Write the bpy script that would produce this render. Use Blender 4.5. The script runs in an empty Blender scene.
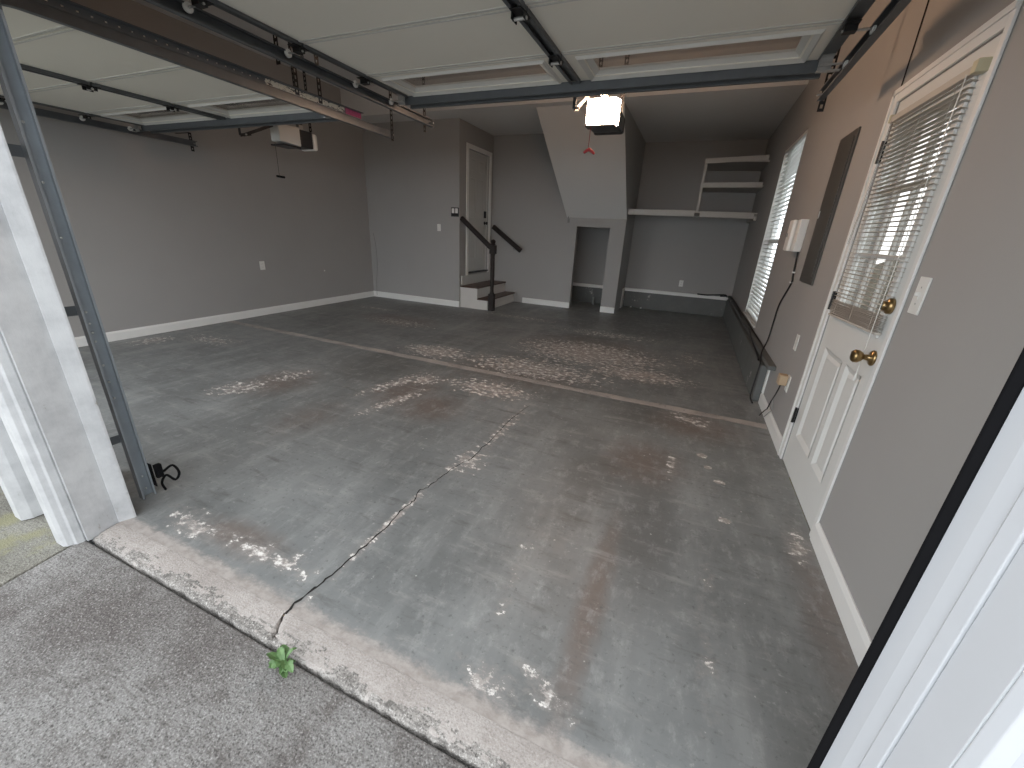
import bpy, math, random
from mathutils import Vector, Matrix, noise as mnoise

random.seed(7)
scene = bpy.context.scene
C = scene.collection

# ------------------------------------------------------------------ camera
cam_d = bpy.data.cameras.new('camera')
cam = bpy.data.objects.new('camera', cam_d)
C.objects.link(cam)
CR = (0.9167, 0.3968, 0.0471)          # camera right
CD = (0.1815, -0.3085, -0.9337)        # camera down
cr = Vector(CR).normalized()
cd = Vector(CD); cd = (cd - cr * cd.dot(cr)).normalized()
cf = cr.cross(cd)
up = -cd; back = -cf
cam.matrix_world = Matrix(((cr.x, up.x, back.x, 0.0), (cr.y, up.y, back.y, 0.0),
                           (cr.z, up.z, back.z, 1.36), (0, 0, 0, 1)))
cam_d.sensor_width = 36.0
cam_d.lens = 402.21 * 36.0 / 1024.0
cam_d.clip_start = 0.02
scene.camera = cam

# ------------------------------------------------------------------ sky (overcast)
world = bpy.data.worlds.new('overcast_sky')
scene.world = world
world.use_nodes = True
wn = world.node_tree.nodes; wl = world.node_tree.links
bg = wn['Background']
# hazy sky, the same all round: brightest towards the horizon
wg = wn.new('ShaderNodeTexCoord'); wsx = wn.new('ShaderNodeSeparateXYZ'); wm = wn.new('ShaderNodeMapRange')
wl.new(wg.outputs['Generated'], wsx.inputs[0]); wl.new(wsx.outputs[2], wm.inputs[0])
wm.inputs[1].default_value = 0.05; wm.inputs[2].default_value = 0.9
wm.inputs[3].default_value = 1.75; wm.inputs[4].default_value = 0.85
wl.new(wm.outputs[0], bg.inputs['Strength'])
bg.inputs['Color'].default_value = (0.915, 0.96, 1.0, 1)

# ------------------------------------------------------------------ exposure
vs = scene.view_settings
vs.view_transform = 'Standard'; vs.look = 'None'; vs.exposure = 1.28; vs.gamma = 1.0
vs.use_curve_mapping = False
scene.cycles.max_bounces = 14; scene.cycles.diffuse_bounces = 3

# ================================================================== materials
def new_mat(name):
    m = bpy.data.materials.new(name); m.use_nodes = True
    nt = m.node_tree
    return m, nt, nt.nodes['Principled BSDF']

def N(nt, typ, **kw):
    n = nt.nodes.new(typ)
    for k, v in kw.items():
        setattr(n, k, v)
    return n

def math_n(nt, op, a, b=None, c=None, clamp=False):
    n = nt.nodes.new('ShaderNodeMath'); n.operation = op; n.use_clamp = clamp
    for i, v in enumerate((a, b, c)):
        if v is None: continue
        if isinstance(v, (int, float)): n.inputs[i].default_value = v
        else: nt.links.new(v, n.inputs[i])
    return n.outputs[0]

def mix_n(nt, fac, a, b, blend='MIX'):
    n = nt.nodes.new('ShaderNodeMix'); n.data_type = 'RGBA'; n.blend_type = blend
    for sock, v in ((n.inputs[0], fac), (n.inputs[6], a), (n.inputs[7], b)):
        if isinstance(v, (int, float)): sock.default_value = v
        elif isinstance(v, tuple): sock.default_value = (*v, 1) if len(v) == 3 else v
        else: nt.links.new(v, sock)
    return n.outputs[2]

def ramp_n(nt, v, lo, hi, a=0.0, b=1.0):
    n = nt.nodes.new('ShaderNodeMapRange'); n.interpolation_type = 'SMOOTHSTEP'
    nt.links.new(v, n.inputs[0])
    n.inputs[1].default_value = lo; n.inputs[2].default_value = hi
    n.inputs[3].default_value = a; n.inputs[4].default_value = b
    return n.outputs[0]

def pos_n(nt):
    return N(nt, 'ShaderNodeNewGeometry').outputs['Position']

def noise_n(nt, vec, scale, detail=4, rough=0.55, stretch=None):
    if stretch:
        mp = N(nt, 'ShaderNodeMapping'); mp.inputs['Scale'].default_value = stretch
        nt.links.new(vec, mp.inputs[0]); vec = mp.outputs[0]
    n = N(nt, 'ShaderNodeTexNoise'); n.inputs['Scale'].default_value = scale
    n.inputs['Detail'].default_value = detail; n.inputs['Roughness'].default_value = rough
    nt.links.new(vec, n.inputs['Vector'])
    return n.outputs[0]

def bump_n(nt, bsdf, h, strength, dist=0.01):
    b = N(nt, 'ShaderNodeBump'); b.inputs['Strength'].default_value = strength
    b.inputs['Distance'].default_value = dist
    nt.links.new(h, b.inputs['Height']); nt.links.new(b.outputs[0], bsdf.inputs['Normal'])

def simple(name, col, rough=0.5, metal=0.0, var=0.08, vscale=6.0, bump=0.0, bscale=120.0, spec=0.5):
    m, nt, b = new_mat(name)
    p = pos_n(nt)
    f = noise_n(nt, p, vscale, 5)
    dark = tuple(c * (1 - var) for c in col); lite = tuple(min(1, c * (1 + var)) for c in col)
    nt.links.new(mix_n(nt, f, dark, lite), b.inputs['Base Color'])
    b.inputs['Roughness'].default_value = rough
    b.inputs['Metallic'].default_value = metal
    b.inputs['Specular IOR Level'].default_value = spec
    if bump:
        bump_n(nt, b, noise_n(nt, p, bscale, 3), bump, 0.004)
    return m

M = {}
M['wall'] = simple('wall_paint_greige', (0.36, 0.352, 0.341), 0.75, var=0.04, vscale=2, bump=0.12, bscale=160)
M['ceil'] = simple('ceiling_paint_white', (0.68, 0.677, 0.667), 0.85, var=0.03, vscale=2, bump=0.15, bscale=120)
M['trim'] = simple('trim_paint_white', (0.80, 0.80, 0.78), 0.4, var=0.03, vscale=10)
M['door'] = simple('door_paint_white', (0.74, 0.75, 0.73), 0.4, var=0.03, vscale=5)
M['idoor'] = simple('entry_door_paint', (0.52, 0.52, 0.50), 0.45, var=0.03, vscale=5)
M['steel'] = simple('dark_galvanised_steel', (0.13, 0.14, 0.15), 0.42, 0.5, var=0.25, vscale=12)
M['steel2'] = simple('blue_grey_steel', (0.125, 0.137, 0.148), 0.5, 0.3, var=0.2, vscale=10)
M['tracksteel'] = simple('worn_track_steel', (0.27, 0.30, 0.325), 0.42, 0.35, var=0.25, vscale=9)
M['galv'] = simple('bright_galvanised_steel', (0.5, 0.5, 0.49), 0.4, 0.7, var=0.2, vscale=25)
M['black'] = simple('black_rubber', (0.006, 0.006, 0.007), 0.85, var=0.2, spec=0.12)
M['litwhite'] = simple('lit_jamb_white', (0.57, 0.585, 0.61), 0.45, var=0.05, vscale=5)  # brighter copy of the jamb white, skylight put into its colour
M['blackmetal'] = simple('black_metal', (0.02, 0.02, 0.021), 0.45, 0.4, var=0.2)
M['brass'] = simple('antique_brass', (0.36, 0.25, 0.12), 0.28, 1.0, var=0.25, vscale=40)
M['gdoor'] = simple('garage_door_cream', (0.86, 0.84, 0.76), 0.6, var=0.04, vscale=1.5, bump=0.05, bscale=60)
M['gframe'] = simple('garage_window_frame', (0.66, 0.66, 0.63), 0.5, var=0.06, vscale=8)
M['wood'] = simple('dark_stained_wood', (0.014, 0.008, 0.0065), 0.65, var=0.35, vscale=20)
M['tread'] = simple('brown_stained_tread', (0.085, 0.042, 0.030), 0.4, var=0.35, vscale=14)
M['riser'] = simple('riser_paint', (0.58, 0.56, 0.53), 0.5, var=0.05)
M['panel'] = simple('grey_panel_enamel', (0.085, 0.082, 0.075), 0.45, 0.2, var=0.08)
M['plastic'] = simple('white_plastic', (0.78, 0.78, 0.75), 0.35, var=0.02)
M['beige'] = simple('tan_plastic', (0.50, 0.37, 0.24), 0.45, var=0.06)
M['yplastic'] = simple('yellowed_plastic', (0.56, 0.52, 0.36), 0.4, var=0.06)
M['red'] = simple('red_plastic', (0.30, 0.012, 0.02), 0.4, var=0.1)
M['pink'] = simple('pink_label', (0.55, 0.10, 0.22), 0.5, var=0.3, vscale=80)
m_, nt_, b_ = new_mat('lamplit_punched_metal')  # lamplit punched metal with dark holes, painted as cream and dark blotches
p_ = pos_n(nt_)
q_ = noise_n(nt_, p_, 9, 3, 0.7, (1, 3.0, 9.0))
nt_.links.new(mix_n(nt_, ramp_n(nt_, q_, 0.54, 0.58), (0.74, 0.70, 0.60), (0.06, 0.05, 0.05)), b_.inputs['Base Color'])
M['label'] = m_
M['cable'] = simple('black_cable', (0.012, 0.012, 0.013), 0.5)
M['greycable'] = simple('grey_cable', (0.22, 0.22, 0.21), 0.5)
M['slat'] = simple('blind_slat_white', (0.66, 0.66, 0.63), 0.45, var=0.03)
M['slat2'] = simple('blind_slat_dusty', (0.52, 0.48, 0.43), 0.55, var=0.12, vscale=14)
M['shelf'] = simple('shelf_paint', (0.50, 0.48, 0.45), 0.6, var=0.05)
M['body'] = simple('opener_black_plastic', (0.018, 0.018, 0.02), 0.4)
M['dark'] = simple('void_dark', (0.02, 0.02, 0.02), 0.8)

def weathered_white():
    m, nt, b = new_mat('weathered_white_paint')
    p = pos_n(nt)
    f = noise_n(nt, p, 7, 8, 0.65)
    g = noise_n(nt, p, 40, 6, 0.7, (1, 1, 0.25))
    v = math_n(nt, 'MULTIPLY', f, g)
    base = mix_n(nt, ramp_n(nt, f, 0.35, 0.7), (0.53, 0.535, 0.54), (0.40, 0.405, 0.415))
    col = mix_n(nt, ramp_n(nt, v, 0.36, 0.44), base, (0.26, 0.24, 0.21))
    nt.links.new(col, b.inputs['Base Color'])
    b.inputs['Roughness'].default_value = 0.5
    bump_n(nt, b, g, 0.25, 0.004)
    return m
M['wwhite'] = weathered_white()

def curb_mat():
    m, nt, b = new_mat('painted_concrete_curb')
    p = pos_n(nt)
    f = noise_n(nt, p, 5, 8, 0.65)
    g = noise_n(nt, p, 30, 5)
    base = mix_n(nt, f, (0.10, 0.105, 0.10), (0.17, 0.175, 0.17))
    col = mix_n(nt, ramp_n(nt, math_n(nt, 'ADD', math_n(nt, 'MULTIPLY', f, 0.7), math_n(nt, 'MULTIPLY', g, 0.3)), 0.60, 0.66), base, (0.42, 0.41, 0.38))
    nt.links.new(col, b.inputs['Base Color'])
    b.inputs['Roughness'].default_value = 0.65
    bump_n(nt, b, f, 0.3, 0.01)
    return m
M['curb'] = curb_mat()

def blob_n(nt, p, x, y, rx, ry, rot=0.0, st=1.0):
    s = N(nt, 'ShaderNodeVectorMath', operation='SUBTRACT')
    nt.links.new(p, s.inputs[0]); s.inputs[1].default_value = (x, y, 0)
    v = s.outputs[0]
    if rot:
        r = N(nt, 'ShaderNodeVectorRotate', rotation_type='Z_AXIS')
        nt.links.new(v, r.inputs['Vector']); r.inputs['Angle'].default_value = -math.radians(rot)
        v = r.outputs[0]
    q = N(nt, 'ShaderNodeVectorMath', operation='MULTIPLY')
    nt.links.new(v, q.inputs[0]); q.inputs[1].default_value = (1 / rx, 1 / ry, 0)
    l = N(nt, 'ShaderNodeVectorMath', operation='LENGTH')
    nt.links.new(q.outputs[0], l.inputs[0])
    o = math_n(nt, 'SUBTRACT', 1.0, l.outputs['Value'], clamp=True)
    return math_n(nt, 'MULTIPLY', o, st) if st != 1.0 else o

def blobs_n(nt, p, lst):
    acc = None
    for b in lst:
        o = blob_n(nt, p, *b)
        acc = o if acc is None else math_n(nt, 'MAXIMUM', acc, o)
    return acc

WEAR = [(-0.95, 4.75, 1.25, 0.75, 0, 1.35), (-1.35, 3.85, 1.1, 0.45, 0, 1.3), (-0.35, 4.25, 0.8, 0.35, 0, 1.3), (-1.5, 3.1, 0.6, 0.28, 0, 1.2),
        (-2.30, 2.80, 0.12, 0.62, -14), (-2.05, 2.45, 0.10, 0.5, -14), (-2.15, 3.0, 0.3, 0.2), (-3.36, 2.05, 0.22, 0.32, -30, 1.0), (-3.25, 2.45, 0.2, 0.35, -20, .8),
        (-2.55, 3.85, 0.6, 0.34, 0, 1.3), (-3.9, 4.85, 0.9, 0.28, 0, .8), (-4.9, 5.5, 0.7, 0.12, 0, .8), (-1.06, 1.92, 0.14, 0.22, 0, 1.1), (-1.05, 2.45, 0.07, 0.6, 0, .9),
        (-1.125, 1.25, 0.035, 0.6, 0, 1.1), (-1.95, 0.84, 0.25, 0.09, -10, 1.1), (-1.45, 0.86, 0.4, 0.07, 0, 1.0), (-0.18, 0.84, 0.16, 0.05, -25, 1.0),
        (-0.36, 0.80, 0.16, 0.08, 0, .8), (0.2, 3.3, 0.3, 0.14, -20, .9), (0.72, 2.0, 0.07, 0.18, 0, 1.0), (-5.5, 2.5, 0.25, 0.30, 0, 1.0), (-5.0, 2.85, 0.6, 0.25, 0, .75),
        (0.30, 2.72, 0.045, 0.045, 0, 1.8), (0.33, 2.57, 0.035, 0.035, 0, 1.8), (0.39, 2.42, 0.04, 0.03, 0, 1.8), (0.40, 2.04, 0.04, 0.03, 0, 1.8),
        (-0.9, 5.9, 1.2, 0.3, 0, .7), (-2.5, 6.3, 1.0, 0.2, 0, .7), (0.2, 5.2, 0.3, 0.6, 0, .6), (-0.45, 1.25, 0.05, 0.5, 6, .40), (0.30, 1.3, 0.05, 0.5, 0, .42), (0.12, 2.5, 0.05, 0.3, 0, .8)]
STAIN_SHADOW = [(-1.72, 2.5, 0.40, 0.42), (-0.06, 2.45, 0.38, 0.45), (-1.65, 0.88, 0.4, 0.14), (-1.0, 5.1, 1.3, 0.8), (-4.0, 5.0, 1.0, 0.5),
         (-2.4, 1.9, 0.4, 0.5, 0, .6), (-3.2, 2.3, 0.45, 0.5), (-0.12, 1.25, 0.09, 0.8), (0.25, 3.2, 0.5, 0.4), (-2.1, 2.7, 0.4, 0.6), (0.74, 1.6, 0.16, 0.8, 0, .8), (-1.4, 3.6, 1.2, .6, 0, .8)]  # middle streak and right-wall strip also paint soft cast shadows
DARK = [(-0.33, 2.15, 0.28, 0.36, 0, 1.2), (0.02, 1.8, 0.24, 0.8), (-0.15, 3.2, 0.5, 0.5), (-2.75, 3.1, 0.7, 0.8),  # long second blob paints a standing person's soft shadow
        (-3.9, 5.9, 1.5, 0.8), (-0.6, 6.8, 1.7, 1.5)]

def floor_mat():
    m, nt, b = new_mat('worn_grey_floor_paint')
    p = pos_n(nt)
    n1 = noise_n(nt, p, 1.3, 7, 0.6)
    n2 = noise_n(nt, p, 11, 9, 0.68)
    n3 = noise_n(nt, p, 45, 6, 0.65)
    n4 = noise_n(nt, p, 3.2, 6, 0.6, (1.8, 0.45, 1))
    n5 = noise_n(nt, p, 22, 10, 0.72, (0.8, 1.15, 1))
    paint = mix_n(nt, ramp_n(nt, n1, 0.3, 0.7), (0.170, 0.178, 0.177), (0.262, 0.273, 0.272))
    paint = mix_n(nt, ramp_n(nt, n4, 0.45, 0.75, 0, 0.55), paint, (0.36, 0.37, 0.365))
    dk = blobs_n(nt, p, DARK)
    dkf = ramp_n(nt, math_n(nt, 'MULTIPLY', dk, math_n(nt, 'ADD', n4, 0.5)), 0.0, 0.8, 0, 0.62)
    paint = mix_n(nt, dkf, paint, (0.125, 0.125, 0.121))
    st = blobs_n(nt, p, STAIN_SHADOW)
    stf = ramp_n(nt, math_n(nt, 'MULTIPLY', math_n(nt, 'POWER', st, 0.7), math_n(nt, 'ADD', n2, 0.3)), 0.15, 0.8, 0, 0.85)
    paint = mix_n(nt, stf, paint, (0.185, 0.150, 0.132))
    # cloudy mottling and light scuffs everywhere
    n6 = noise_n(nt, p, 10, 11, 0.76, (1.3, 0.7, 1))
    paint = mix_n(nt, ramp_n(nt, n6, 0.50, 0.68, 0, 0.46), paint, (0.42, 0.425, 0.418))
    paint = mix_n(nt, ramp_n(nt, n6, 0.42, 0.30, 0, 0.4), paint, (0.115, 0.118, 0.116))
    sc = ramp_n(nt, math_n(nt, 'ADD', math_n(nt, 'MULTIPLY', n3, 0.6), math_n(nt, 'MULTIPLY', n2, 0.4)), 0.56, 0.70, 0, 0.55)
    paint = mix_n(nt, sc, paint, (0.52, 0.52, 0.50))
    n7 = noise_n(nt, p, 4.5, 11, 0.72, (0.5, 2.3, 1))
    paint = mix_n(nt, ramp_n(nt, n7, 0.53, 0.70, 0, 0.5), paint, (0.40, 0.395, 0.38))
    paint = mix_n(nt, ramp_n(nt, n7, 0.46, 0.30, 0, 0.6), paint, (0.105, 0.102, 0.097))
    paint = mix_n(nt, ramp_n(nt, n3, 0.44, 0.28, 0, 0.65), paint, (0.10, 0.11, 0.106))
    # worn patches where bare concrete shows
    wb = blobs_n(nt, p, WEAR)
    ws = math_n(nt, 'POWER', wb, 0.6)
    nw = math_n(nt, 'ADD', math_n(nt, 'MULTIPLY', n5, 0.62), math_n(nt, 'MULTIPLY', n2, 0.38))
    v = math_n(nt, 'ADD', nw, math_n(nt, 'MULTIPLY', ws, 0.225))
    wear = ramp_n(nt, v, 0.668, 0.69)
    rim = ramp_n(nt, v, 0.56, 0.68, 0, 0.5)
    conc = mix_n(nt, ramp_n(nt, n5, 0.50, 0.62), (0.40, 0.365, 0.34), (0.84, 0.82, 0.785))
    c1 = mix_n(nt, rim, paint, (0.32, 0.30, 0.283))
    col = mix_n(nt, wear, c1, conc)
    # scattered pinhead chips
    vo = N(nt, 'ShaderNodeTexVoronoi'); vo.inputs['Scale'].default_value = 15.0
    nt.links.new(p, vo.inputs['Vector'])
    fl = ramp_n(nt, math_n(nt, 'ADD', vo.outputs['Distance'], math_n(nt, 'MULTIPLY', n6, 0.75)), 0.36, 0.40, 0.75, 0)
    col = mix_n(nt, fl, col, (0.55, 0.54, 0.51))
    # ragged paint edge at the apron
    sp = N(nt, 'ShaderNodeSeparateXYZ'); nt.links.new(p, sp.inputs[0])
    ye = math_n(nt, 'SUBTRACT', sp.outputs[1], math_n(nt, 'MULTIPLY', nw, 0.16))
    edge = ramp_n(nt, ye, 0.640, 0.690, 1, 0)
    col = mix_n(nt, edge, col, mix_n(nt, ramp_n(nt, n5, 0.35, 0.65), (0.33, 0.295, 0.272), (0.45, 0.415, 0.39)))
    nt.links.new(col, b.inputs['Base Color'])
    ro = math_n(nt, 'ADD', math_n(nt, 'MULTIPLY', wear, 0.35), math_n(nt, 'ADD', math_n(nt, 'MULTIPLY', n2, 0.3), 0.30))
    nt.links.new(ro, b.inputs['Roughness'])
    h = math_n(nt, 'SUBTRACT', math_n(nt, 'MULTIPLY', n3, 0.25), math_n(nt, 'MULTIPLY', wear, 0.5))
    bump_n(nt, b, h, 0.35, 0.004)
    return m
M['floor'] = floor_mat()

def joint_mat():
    m, nt, b = new_mat('tan_joint_filler')
    p = pos_n(nt)
    n1 = noise_n(nt, p, 4, 6, 0.6); n2 = noise_n(nt, p, 40, 6)
    col = mix_n(nt, ramp_n(nt, n1, 0.35, 0.65), (0.33, 0.308, 0.29), (0.47, 0.432, 0.40))
    col = mix_n(nt, ramp_n(nt, n2, 0.6, 0.7), col, (0.16, 0.15, 0.14))
    nt.links.new(col, b.inputs['Base Color']); b.inputs['Roughness'].default_value = 0.85
    bump_n(nt, b, n2, 0.3, 0.004)
    return m
M['joint'] = joint_mat()

def concrete_mat(name, c0, c1, dirt, agg, moss=None, grain=0.85, big=1.6):
    m, nt, b = new_mat(name)
    p = pos_n(nt)
    n1 = noise_n(nt, p, big, 8, 0.62)
    n2 = noise_n(nt, p, 150, 5, 0.7)
    n3 = noise_n(nt, p, 11, 8, 0.68)
    n4 = noise_n(nt, p, 60, 4, 0.6, (0.25, 2.2, 1))
    vo = N(nt, 'ShaderNodeTexVoronoi'); vo.inputs['Scale'].default_value = 150.0
    nt.links.new(p, vo.inputs['Vector'])
    col = mix_n(nt, ramp_n(nt, n1, 0.36, 0.64), c0, c1)
    col = mix_n(nt, ramp_n(nt, n3, 0.47, 0.68, 0, 0.65), col, dirt)
    col = mix_n(nt, ramp_n(nt, n3, 0.43, 0.28, 0, 0.28), col, agg)
    col = mix_n(nt, ramp_n(nt, n4, 0.48, 0.66, 0, 0.45), col, dirt)
    col = mix_n(nt, ramp_n(nt, n2, 0.50, 0.66, 0, grain), col, tuple(c * 0.38 for c in c0))
    col = mix_n(nt, ramp_n(nt, n2, 0.45, 0.34, 0, grain), col, agg)
    if moss:
        col = mix_n(nt, ramp_n(nt, noise_n(nt, p, 5, 7, 0.65), 0.48, 0.62, 0, 0.8), col, moss)
    nt.links.new(col, b.inputs['Base Color']); b.inputs['Roughness'].default_value = 0.9
    h = math_n(nt, 'ADD', math_n(nt, 'MULTIPLY', n2, 0.6), math_n(nt, 'MULTIPLY', vo.outputs['Distance'], 0.4))
    bump_n(nt, b, h, 0.6 * grain + 0.15, 0.006)
    return m
M['drive'] = concrete_mat('driveway_concrete', (0.135, 0.122, 0.115), (0.265, 0.258, 0.248), (0.110, 0.095, 0.088), (0.42, 0.41, 0.395))
M['moss'] = concrete_mat('mossy_concrete', (0.16, 0.15, 0.13), (0.27, 0.26, 0.225), (0.12, 0.11, 0.09), (0.38, 0.37, 0.33), (0.24, 0.23, 0.13))
M['apron'] = concrete_mat('bare_apron_concrete', (0.37, 0.335, 0.312), (0.46, 0.425, 0.40), (0.30, 0.268, 0.245), (0.58, 0.55, 0.52), None, 0.4)
M['apronrough'] = concrete_mat('eroded_aggregate', (0.25, 0.232, 0.215), (0.40, 0.375, 0.35), (0.075, 0.068, 0.062), (0.56, 0.54, 0.51), None, 1.0)
M['bank'] = simple('backdrop_brown', (0.13, 0.12, 0.095), 0.95, var=0.6, vscale=3, bump=0.5, bscale=20)
M['crack'] = simple('crack_dirt', (0.018, 0.016, 0.014), 0.95, var=0.3)

def leaf_mat():
    m, nt, b = new_mat('weed_leaf_green')
    p = pos_n(nt)
    f = noise_n(nt, p, 60, 4)
    nt.links.new(mix_n(nt, f, (0.055, 0.13, 0.04), (0.17, 0.28, 0.11)), b.inputs['Base Color'])
    b.inputs['Roughness'].default_value = 0.5
    return m
M['leaf'] = leaf_mat()

def glass_mat(name, tint, rough, alpha_like=0.0):
    m, nt, b = new_mat(name)
    b.inputs['Base Color'].default_value = (*tint, 1)
    b.inputs['Roughness'].default_value = rough
    b.inputs['Transmission Weight'].default_value = 1.0
    b.inputs['IOR'].default_value = 1.1
    return m
M['glass'] = glass_mat('clear_glass', (0.92, 0.95, 0.95), 0.0)
M['dglass'] = glass_mat('dimming_door_glass', (0.50, 0.48, 0.45), 0.02)  # darkened tint dims the outside seen through the door panes
M['fglass'] = glass_mat('dusty_glass', (0.70, 0.68, 0.66), 0.06)

def emit_mat(name, col, s, base=(0.9, 0.9, 0.88)):
    m, nt, b = new_mat(name)
    b.inputs['Base Color'].default_value = (*base, 1)
    b.inputs['Emission Color'].default_value = (*col, 1)
    b.inputs['Emission Strength'].default_value = s
    return m
M['lens'] = emit_mat('lit_opener_lens', (1.0, 0.64, 0.42), 46.0)
M['lens2'] = emit_mat('dim_opener_lens', (1.0, 0.88, 0.74), 0.0, (0.5, 0.5, 0.48))

# ================================================================== mesh helpers
class MB:
    def __init__(s): s.v = []; s.f = []
    def add(s, vs_, fs):
        o = len(s.v); s.v += [tuple(v) for v in vs_]; s.f += [tuple(i + o for i in f) for f in fs]; return s
    def box(s, x0, x1, y0, y1, z0, z1):
        x0, x1 = min(x0, x1), max(x0, x1); y0, y1 = min(y0, y1), max(y0, y1); z0, z1 = min(z0, z1), max(z0, z1)
        return s.add([(x0, y0, z0), (x1, y0, z0), (x1, y1, z0), (x0, y1, z0), (x0, y0, z1), (x1, y0, z1), (x1, y1, z1), (x0, y1, z1)],
                     [(0, 3, 2, 1), (4, 5, 6, 7), (0, 1, 5, 4), (1, 2, 6, 5), (2, 3, 7, 6), (3, 0, 4, 7)])
    def prism(s, poly, axis, a, b):
        n = len(poly)
        def P(q, t):
            if axis == 'z': return (q[0], q[1], t)
            if axis == 'x': return (t, q[0], q[1])
            return (q[0], t, q[1])
        vs_ = [P(q, a) for q in poly] + [P(q, b) for q in poly]
        fs = [tuple(range(n))[::-1], tuple(range(n, 2 * n))] + [(i, (i + 1) % n, n + (i + 1) % n, n + i) for i in range(n)]
        return s.add(vs_, fs)
    def tube(s, pts, r, n=8, caps=True):
        pts = [Vector(p) for p in pts]; rs = r if isinstance(r, (list, tuple)) else [r] * len(pts)
        vs_ = []; fs = []
        t0 = (pts[1] - pts[0]).normalized()
        u = t0.orthogonal().normalized()
        for i, p in enumerate(pts):
            t = (pts[min(i + 1, len(pts) - 1)] - pts[max(i - 1, 0)]).normalized()
            u = (u - t * u.dot(t)).normalized(); w = t.cross(u)
            for k in range(n):
                a = 2 * math.pi * k / n
                vs_.append(p + (u * math.cos(a) + w * math.sin(a)) * rs[i])
        for i in range(len(pts) - 1):
            for k in range(n):
                fs.append((i * n + k, i * n + (k + 1) % n, (i + 1) * n + (k + 1) % n, (i + 1) * n + k))
        if caps:
            fs.append(tuple(range(n))[::-1]); fs.append(tuple((len(pts) - 1) * n + k for k in range(n)))
        return s.add(vs_, fs)
    def lathe(s, base, axis, prof, n=20):
        # prof: list of (distance along axis, radius)
        b = Vector(base); a = Vector(axis).normalized()
        return s.tube([b + a * d for d, r in prof], [max(r, 1e-4) for d, r in prof], n)
    def bar(s, p, q, w, h, upv=(0, 0, 1)):
        p = Vector(p); q = Vector(q); t = (q - p).normalized(); u = Vector(upv)
        sd = t.cross(u).normalized(); u = sd.cross(t).normalized()
        vs_ = []
        for e in (p, q):
            for a, c in ((-1, -1), (1, -1), (1, 1), (-1, 1)):
                vs_.append(e + sd * (a * w / 2) + u * (c * h / 2))
        return s.add(vs_, [(0, 1, 2, 3), (7, 6, 5, 4), (0, 4, 5, 1), (1, 5, 6, 2), (2, 6, 7, 3), (3, 7, 4, 0)])
    def sweep_yz(s, path, prof):
        # path of (y, z); prof closed polygon of (x, n) with n along the path normal
        k = len(prof); vs_ = []; fs = []
        for i, (y, z) in enumerate(path):
            a = path[max(i - 1, 0)]; b = path[min(i + 1, len(path) - 1)]
            ty, tz = b[0] - a[0], b[1] - a[1]; L = math.hypot(ty, tz); ty /= L; tz /= L
            ny, nz = -tz, ty
            for x, n_ in prof: vs_.append((x, y + ny * n_, z + nz * n_))
        for i in range(len(path) - 1):
            for j in range(k):
                fs.append((i * k + j, i * k + (j + 1) % k, (i + 1) * k + (j + 1) % k, (i + 1) * k + j))
        fs.append(tuple(range(k))[::-1]); fs.append(tuple((len(path) - 1) * k + j for j in range(k)))
        return s.add(vs_, fs)
    def build(s, name, mat, parent=None, bevel=0.0, smooth=False, segs=2):
        me = bpy.data.meshes.new(name)
        xs = [v[0] for v in s.v]; ys = [v[1] for v in s.v]; zs = [v[2] for v in s.v]
        ctr = Vector(((min(xs) + max(xs)) / 2, (min(ys) + max(ys)) / 2, min(zs)))
        me.from_pydata([tuple(Vector(v) - ctr) for v in s.v], [], s.f)
        me.validate(); me.update()
        import bmesh
        bm = bmesh.new(); bm.from_mesh(me); bmesh.ops.recalc_face_normals(bm, faces=bm.faces); bm.to_mesh(me); bm.free()
        if smooth:
            for p in me.polygons: p.use_smooth = True
        o = bpy.data.objects.new(name, me); C.objects.link(o)
        me.materials.append(M[mat])
        if parent is not None:
            o.parent = parent; o.location = ctr - world_loc(parent)
        else:
            o.location = ctr
        if bevel:
            md = o.modifiers.new('bevel', 'BEVEL'); md.width = bevel; md.segments = segs; md.limit_method = 'ANGLE'
        return o

def world_loc(o):
    v = Vector((0, 0, 0))
    while o is not None:
        v += Vector(o.location); o = o.parent
    return v

def empty(name, loc):
    o = bpy.data.objects.new(name, None); C.objects.link(o); o.location = loc; o.empty_display_size = 0.1
    return o

def tag(o, label, cat, group=None, kind=None):
    o['label'] = label; o['category'] = cat
    if group: o['group'] = group
    if kind: o['kind'] = kind
    return o

def dup(o, loc, parent):
    c = o.copy(); C.objects.link(c); c.parent = parent; c.location = loc
    return c

def ladder(mb, axis, x, y, z, length, w, pitch, t, hole=0.5):
    """perforated strap: axis 'z' (vertical, flat in X-plane of thickness t across X, width along Y) or 'y'"""
    rail = w * (0.3 if axis != 'y' else 0.4)
    n = max(1, int(length / pitch))
    if axis == 'z':
        mb.box(x, x + t, y, y + rail, z, z + length); mb.box(x, x + t, y + w - rail, y + w, z, z + length)
        for i in range(n + 1):
            zz = z + i * (length - pitch * 0.45) / n
            mb.box(x, x + t, y + rail, y + w - rail, zz, zz + pitch * 0.45)
    elif axis == 'zx':
        mb.box(x, x + rail, y, y + t, z, z + length); mb.box(x + w - rail, x + w, y, y + t, z, z + length)
        for i in range(n + 1):
            zz = z + i * (length - pitch * 0.45) / n
            mb.box(x + rail, x + w - rail, y, y + t, zz, zz + pitch * 0.45)
    else:
        mb.box(x, x + t, y, y + length, z, z + rail); mb.box(x, x + t, y, y + length, z + w - rail, z + w)
        for i in range(n + 1):
            yy = y + i * (length - pitch * 0.8) / n
            mb.box(x, x + t, yy, yy + pitch * 0.8, z + rail, z + w - rail)

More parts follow.
